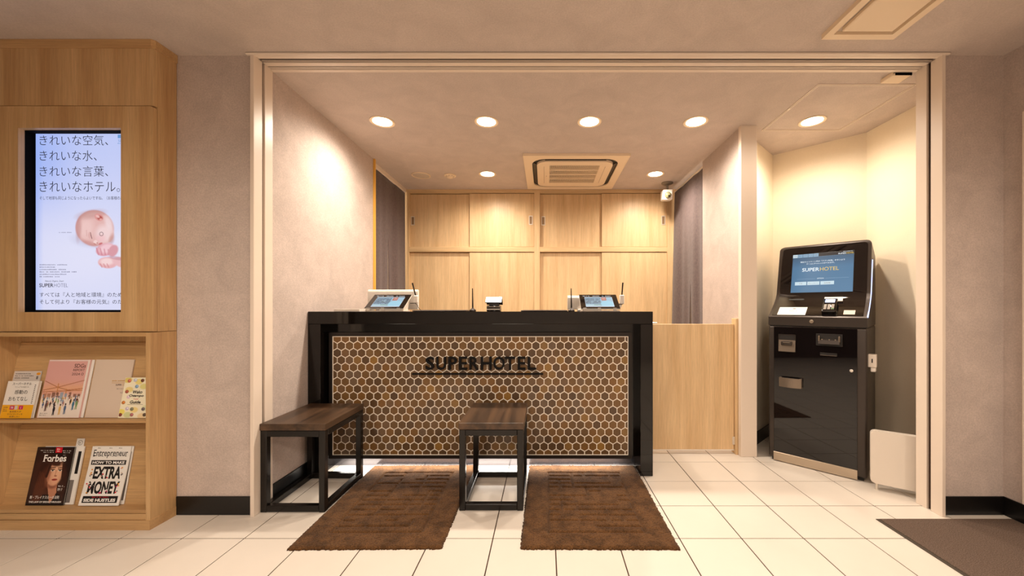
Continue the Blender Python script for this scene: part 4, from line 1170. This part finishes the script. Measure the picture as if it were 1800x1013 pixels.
P_.text('SDGs', .199, .256, .020, 'inkbrown', w=.060, align='r', bold=.01); P_.text('REPORT', .197, .238, .012, 'inkbrown', w=.060, align='r'); P_.text('2024', .176, .217, .013, 'inkbrown', w=.042, align='r'); P_.ring(.189, .2235, .0068, .0022, 'inkbrown', n=8)
P_.lines(.012, .05, .022, .004, 'inkgrey', n=10); P_.lines(.012, .045, .013, .004, 'inkgrey', n=10)
P_.done('cover_print', o)
o2, _ = mag('report_booklet', 'second booklet showing only its edge beneath the pink report', 'booklet', 70, .213, .297, .003, SHZ, .0, 'paper')

o, _ = mag('beige_booklet', 'plain beige booklet numbered 18 on the upper shelf', 'booklet', 147, .200, .298, .005, SHZ, .001, 'beige')
P_ = Print(0)
P_.lines(.105, .196, .185, .006, 'inkgold', n=24, seed=2); P_.rect(.105, .196, .1765, .1785, 'inkgold'); P_.text('SUPER', .128, .163, .008, 'inkbrown', w=.031, bold=.02); P_.text('HOTEL', .162, .163, .008, 'inkgold', w=.031)
P_.lines(.138, .187, .145, .004, 'inkgrey', n=14); P_.text('Vol.', .158, .124, .006, 'inkgrey'); P_.text('18', .172, .124, .012, 'inkgrey')
P_.done('cover_print', o)

o, _ = mag('guide_booklet', 'small lemon guide booklet with photo dots before the beige booklet', 'booklet', 208, .148, .206, .003, SHZ, .0085, 'lemon')
p = Paint(0, 1, 0, 1, 90, 125, (250, 242, 214))
for x, y, c in ((.1, .06, (230, 210, 120)), (.5, .1, (244, 226, 140)), (.85, .03, (238, 226, 150)), (.2, .3, (240, 220, 150)), (.7, .22, (232, 224, 150)), (.05, .85, (248, 232, 120)), (.5, .8, (244, 222, 150)), (.9, .75, (230, 230, 190)), (.3, .92, (220, 226, 170)), (.8, .95, (246, 222, 176))): p.ell(x, y, .14, .07, c, 0, .3)
for x, y, c in ((.15, .08, (196, 110, 90)), (.62, .07, (110, 70, 56)), (.36, .06, (196, 200, 220)), (.45, .22, (130, 160, 190)), (.13, .35, (164, 90, 70)), (.08, .62, (190, 120, 60)), (.05, .92, (130, 70, 60)), (.42, .78, (120, 120, 100)), (.45, .92, (170, 110, 110)), (.82, .78, (110, 100, 104)), (.9, .92, (100, 84, 70)), (.92, .5, (210, 190, 210)), (.95, .65, (170, 180, 130)), (.22, .48, (232, 200, 214)), (.25, .77, (204, 190, 214))): p.ell(x, y, .065, .043, c, 0, .15); p.ell(x + .015, y - .01, .03, .018, tuple(min(255, int(q * 1.3)) for q in c), 0, .6)
p.build('cover_picture', M['cover'], o, .001, .147, .001, .205, -.0004)
P_ = Print(-.0004)
P_.text('Wako', .075, .124, .016, 'ink', w=.052, align='c', bold=.03, shear=.12); P_.text('Osampo', .073, .104, .016, 'ink', w=.076, align='c', bold=.03, shear=.12); P_.text('Travel', .073, .093, .007, 'inkred', align='c', shear=.2); P_.text('Guide', .073, .073, .016, 'ink', w=.056, align='c', bold=.03, shear=.12); P_.rect(.035, .115, .068, .0693, 'inkbrown')
P_.done('cover_print', o)

# lower shelf ----------------------------------------------------
o, _ = mag('bookmark_card', 'white card with a round printed emblem rising behind the dark magazine', 'card', 109, .040, .325, .002, FLZ, .0005, 'paper')
P_ = Print(0); P_.ring(.020, .304, .0125, .0016, 'ink'); P_.lines(.013, .028, .303, .004, 'ink', n=4); P_.lines(.014, .027, .297, .003, 'ink', n=4); P_.done('cover_print', o)
o, _ = mag('magazine', 'pale magazine mostly hidden behind the dark portrait magazine', 'magazine', 57, .205, .287, .005, FLZ, .003, 'paper')
P_ = Print(0); P_.rect(.180, .196, .150, .262, 'ink'); P_.rect(.160, .186, .01, .12, 'inkgrey'); P_.done('cover_print', o)
o, _ = mag('magazine', 'dark business magazine with portrait of a long haired woman', 'magazine', 47, .194, .286, .005, FLZ, .0115, 'ink')
p = Paint(0, 1, 0, 1, 110, 160, (42, 28, 24))
p.mix(.7 * np.exp(-((p.X - .2) / .25) ** 2 - ((p.Y - .55) / .4) ** 2), (84, 48, 36))
p.ell(.50, .52, .36, .34, (58, 32, 24), 8, .3); p.ell(.36, .70, .20, .34, (84, 46, 32), 12, .4); p.ell(.84, .62, .13, .34, (62, 36, 28), -8, .4)
for i in range(9): p.line(.2 + i * .03, .42 + i * .01, .12 + i * .035, .95, .008, (112, 64, 44), .5)
p.poly([(.46, .62), (.72, .62), (.76, .80), (.62, 1.0), (.56, .84)], (196, 136, 106)); p.poly([(.40, .82), (.56, .82), (.63, 1.0), (.32, 1.0)], (36, 26, 26)); p.poly([(.76, .78), (.88, .84), (.92, 1.0), (.64, 1.0)], (32, 24, 24))
p.ell(.60, .66, .13, .06, (150, 94, 72), 0, .6)
p.ell(.605, .455, .205, .215, (216, 158, 126), 4, .12); p.ell(.66, .44, .13, .17, (234, 184, 150), 0, .9); p.ell(.44, .47, .06, .17, (150, 92, 68), 4, .8, .7)
p.ell(.55, .26, .20, .07, (70, 40, 30), 10, .5); p.line(.45, .28, .40, .50, .035, (62, 34, 26)); p.line(.80, .30, .83, .52, .03, (66, 38, 28))
for x in (.535, .735): p.ell(x, .405, .05, .017, (236, 220, 206), -2, .3); p.ell(x, .405, .02, .016, (40, 26, 22), 0, .3); p.line(x - .055, .393, x + .05, .390, .007, (50, 30, 24)); p.line(x - .065, .365, x + .06, .352, .008, (74, 44, 34))
p.line(.635, .41, .625, .49, .012, (190, 130, 102), .7); p.ell(.64, .50, .04, .012, (176, 112, 88), 0, .5)
p.ell(.635, .565, .075, .018, (176, 66, 62), -2, .3); p.line(.565, .563, .705, .560, .005, (120, 44, 42)); p.ell(.64, .62, .06, .02, (226, 170, 138), 0, .8)
p.rect(0, 1, .965, 1, (30, 24, 24))
p.build('cover_picture', M['cover'], o, .001, .193, .002, .285, -.0004)
P_ = Print(-.0004)
P_.rect(.098, .132, .258, .285, 'inkred'); P_.lines(.104, .127, .274, .005, 'inkwhite', n=4, layer=2); P_.lines(.106, .125, .264, .005, 'inkwhite', n=4, layer=2)
P_.lines(.02, .09, .268, .003, 'inkwhite', n=14); P_.lines(.136, .18, .266, .003, 'inkwhite', n=8); P_.lines(.036, .09, .259, .003, 'inkwhite', n=10); P_.lines(.14, .176, .257, .003, 'inkwhite', n=8)
P_.text('Forbes', .045, .214, .034, 'inkwhite', w=.118, bold=.022); 
for x in (.043, .078, .108, .128): P_.rect(x, x + .012, .2135, .2165, 'inkwhite', 3)
P_.text('JAPAN', .142, .243, .004, 'inkwhite')
P_.text('新・ブレイクスルーの法則', .016, .032, .016, 'inkwhite', w=.150, bold=.008); P_.text('THE LAW OF BREAKTHROUGH', .015, .013, .009, 'inkwhite', w=.166, bold=.02)
P_.lines(.150, .180, .094, .003, 'inkwhite', n=6); P_.lines(.152, .184, .090, .002, 'inkwhite', n=7); P_.lines(.150, .180, .078, .005, 'inkwhite', n=6); P_.lines(.150, .178, .072, .003, 'inkwhite', n=6)
P_.done('cover_print', o)

o, fn = mag('magazine', 'white business magazine copy showing at the edge behind its twin', 'magazine', 145, .205, .287, .004, FLZ, .001, 'paper')
P_ = Print(0); P_.rect(.188, .200, .02, .26, 'inkgrey'); P_.done('cover_print', o)
o, fn = mag('magazine', 'white business magazine with huge black EXTRA MONEY lettering, curled at foot', 'magazine', 143, .204, .288, .004, FLZ, .0065, 'paper', bend=.014)
P_ = Print(0)
def bar(x0, x1, z0, z1, m):
    n = 6
    for i in range(n): P_.rect(x0, x1, z0 + (z1 - z0) * i / n, z0 + (z1 - z0) * (i + 1) / n, m)
P_.rect(0, .204, .006, .06, 'inkwhite', 0)
P_.text('Entrepreneur', .012, .229, .042, 'ink', w=.180, bold=.006)
for x in (.012, .040, .058, .110, .128, .180): P_.rect(x, x + .008, .2375, .2395, 'ink', 3)
P_.lines(.03, .045, .278, .003, 'ink', n=3); P_.lines(.09, .112, .278, .003, 'ink', n=4); P_.lines(.14, .158, .278, .003, 'ink', n=3)
bar(.010, .192, .196, .219, 'ink'); P_.text('HOW TO MAKE', .101, .2005, .014, 'inkwhite', w=.168, align='c', layer=3, bold=.03)
P_.text('EXTRA', .106, .128, .060, 'ink', w=.142, align='c', bold=.038); P_.text('MONEY', .104, .056, .060, 'ink', w=.160, align='c', bold=.038)
rp = random.Random(8)
for x, z in ((.028, .165), (.022, .150), (.082, .148), (.105, .140), (.172, .182), (.186, .150), (.020, .100), (.032, .088), (.094, .064), (.12, .076), (.176, .098), (.180, .070), (.03, .060)):
    for q in range(3): P_.ell(x + rp.uniform(-.008, .008), z + rp.uniform(-.008, .008), .0045, .0035, rp.choice(['inkred', 'orange', 'pink', 'inkgrey', 'beige', 'inkwhite', 'magenta']), 3 + q, 8)
bar(.012, .192, .014, .046, 'ink'); P_.text('SIDE HUSTLES', .101, .019, .015, 'inkwhite', w=.164, align='c', layer=3, bold=.045); P_.lines(.06, .145, .039, .004, 'inkred', n=14, layer=3)
finish(P_, 'cover_print', o, fn)

# ================================================================ THINGS ON THE COUNTER
def tablet(label, cx, monitor):
    t = thing('tablet', label, 'tablet', (cx, 2.65, CZ), group='counter tablets')
    a = R(-59.2)
    b = obj('tablet_body', B(-.137, .137, 0, .010, 0, .197, bev=.003, seg=2), M['white'], t, smooth=True)
    b.location = (0, 0, .020); b.rotation_euler = (a, 0, 0)
    obj('bezel', B(-.136, .136, -.0012, .001, .001, .196), M['black'], b)
    p = Paint(0, 1, 0, 1, 70, 50, (150, 190, 214))
    p.rect(.0, .56, .10, .72, (92, 126, 150)); rp = random.Random(int(cx * 100))
    for i in range(60): x, y = rp.uniform(.02, .54), rp.uniform(.12, .68); p.rect(x, x + rp.uniform(.01, .06), y, y + rp.uniform(.02, .07), rp.choice([(60, 84, 104), (130, 168, 190), (170, 206, 224), (70, 96, 90), (48, 66, 88)]), .9)
    p.rect(.60, .78, .0, .36, (186, 84, 66)); p.rect(.63, .75, .08, .12, (230, 200, 190)); p.rect(.63, .75, .2, .24, (230, 200, 190))
    p.ell(.78, .72, .24, .34, (150, 208, 232), 0, .2); p.rect(.04, .5, .80, .9, (170, 204, 210)); p.rect(.3, .56, .78, .84, (110, 150, 130))
    p.rect(0, 1, .94, 1, (214, 226, 240)); p.rect(0, .012, 0, 1, (214, 226, 240)); p.rect(.988, 1, 0, 1, (214, 226, 240)); p.rect(0, 1, 0, .03, (214, 226, 240))
    p.build('screen', M['scrk'], b, -.100, .100, .022, .158, -.0015)
    P_ = Print(-.0015); P_.lines(-.11, -.06, .170, .007, 'scr_white', n=8, seed=1); P_.lines(-.04, .02, .170, .007, 'scr_white', n=8, seed=2); P_.lines(.03, .095, .170, .007, 'scr_white', n=9, seed=3); P_.done('screen_text', b)
    st = bmn(); box(st, -.130, .136, .004, .130, 0, .006, bev=.001)
    for x in (-.11, -.01, .1): box(st, x - .012, x + .012, .002, .012, .004, .024, bev=.001)
    for x in (-.12, .12): prism(st, [(.03, .005), (.12, .005), (.165, .098), (.150, .098)], 'X', x - .003, x + .003)
    obj('stand', st, M['offwhite'], t)
    return t
t1 = tablet('customer tablet tilted on white stand near the left wall end of counter', -1.120, 0)
t2 = tablet('customer tablet tilted on white stand at right end of counter', .387, 1)
h_ = obj('pen_holder', B(.160, .190, .135, .165, .060, .115, bev=.004), M['white'], t1); obj('holder_clip', B(.130, .175, .150, .156, .056, .060), M['black'], h_)
obj('cable', tube(bmn(), [(.165, .16, .055), (.178, .17, .045), (.185, .17, .025), (.195, .18, .010), (.208, .19, .0035)], .002, 6), M['black'], t1)
h_ = obj('pen_holder', B(.160, .192, .135, .165, .052, .118, bev=.004), M['white'], t2); obj('holder_clip', B(.150, .182, .150, .156, .048, .053), M['black'], h_); obj('holder_arm', B(.125, .176, .152, .158, .028, .052), M['white'], h_)
def pen(label, a, b):
    bm = bmn(); cyl(bm, a, b, .0045, .0055, n=10)
    o = obj('stylus_pen', bm, M['black'], None, smooth=True); tag(o, label, 'pen', 'stylus pens'); return o
pen('black stylus leaning left in holder of the tablet near left wall', (-.945, 2.80, 1.186), (-.976, 2.81, 1.297))
pen('black stylus upright in holder of the tablet at right counter end', (.563, 2.80, 1.190), (.571, 2.80, 1.299))
def monitor(label, x0, x1, h, y):
    t = thing('monitor', label, 'monitor', ((x0 + x1) / 2, y, CZ), group='monitors facing the staff')
    w = (x1 - x0) / 2
    bm = bmn(); prism(bm, [(-.014, .012), (-.020, h * .6), (-.022, h - .012), (-.012, h), (.012, h), (.016, h - .01), (.012, .012)], 'X', -w, w)
    bmesh.ops.bevel(bm, geom=[e_ for e_ in bm.edges if abs(e_.verts[0].co.x - e_.verts[1].co.x) > .1], offset=.004, segments=2, affect='EDGES')
    obj('casing', bm, M['white'], t)
    obj('screen', B(-w + .01, w - .01, .0145, .018, .03, h - .02), M['black'], t)
    obj('foot', B(-w * .5, w * .5, -.04, .05, 0, .014, bev=.003), M['white'], t)
    return t
monitor('white back of a wide staff monitor behind the left tablet', -1.352, -.972, .163, 2.93)
monitor('white back of a small staff monitor behind the right tablet', .172, .48, .117, 2.92)
def penstand(label, x):
    t = thing('pen_stand', label, 'pen stand', (x, 2.70, CZ), group='slim pen stands')
    obj('base', lathe(bmn(), [(0, 0), (.023, 0), (.023, .008), (.016, .014), (.008, .020), (.006, .026), (0, .026)], n=20), M['kdark'], t, smooth=True)
    obj('pen', cyl(bmn(), (0, 0, .024), (-.002, 0, .162), .0055, .003, n=10), M['black'], t, smooth=True)
    return t
penstand('slim black pen standing upright in round base beside the card reader', -.511)
penstand('slim black pen standing upright in round base beside the right tablet', .187)
cr = thing('card_reader', 'small black card reader with bright tilted display on counter middle', 'card reader', (-.362, 2.72, CZ))
obj('base', B(-.050, .045, -.030, .070, 0, .040, bev=.004, seg=2), M['black'], cr, smooth=True)
obj('silver_band', B(-.051, .043, -.0315, -.02, .010, .018, bev=.001), M['chrome'], cr)
obj('slot', B(-.048, .042, -.0308, -.02, .030, .033), M['silver'], cr)
obj('neck', B(-.036, .036, -.012, .050, .038, .062), M['black'], cr)
bm = bmn(); prism(bm, [(-.030, .062), (.012, .104), (.018, .104), (.055, .046), (.048, .046), (.014, .092), (-.024, .058)], 'X', -.060, .056)
obj('hood', bm, M['kdark'], cr)
ds = obj('display', B(-.058, .054, -.0015, .001, .004, .056), M['chrome'], cr); ds.location = (0, -.0305, .061); ds.rotation_euler = (R(-45), 0, 0)
ty = thing('acrylic_tray', 'low flat white tray at the left wall end of counter', 'tray', (-1.33, 2.61, CZ))
obj('tray_floor', B(-.085, .085, -.05, .08, 0, .004, bev=.001), M['white'], ty)
for a in ((-.085, -.079, -.05, .08), (.079, .085, -.05, .08), (-.079, .079, -.05, -.044), (-.079, .079, .074, .08)): obj('rim', B(a[0], a[1], a[2], a[3], .003, .016, bev=.001), M['offwhite'], ty)
for lab, x0, x1 in (('flat dark desk pad beside the left tablet and pen stand', -.912, -.540), ('flat dark desk pad between card reader and right tablet', -.166, .158)):
    t = thing('desk_pad', lab, 'desk pad', ((x0 + x1) / 2, 2.75, CZ), group='dark desk pads')
    obj('pad', B(x0, x1, 2.62, 2.90, CZ + .0003, CZ + .007, bev=.002), M['kdark'], t, world=True)
    obj('top_sheet', B(x0 + .008, x1 - .008, 2.63, 2.89, CZ + .006, CZ + .008), M['walnutb'], t, world=True)
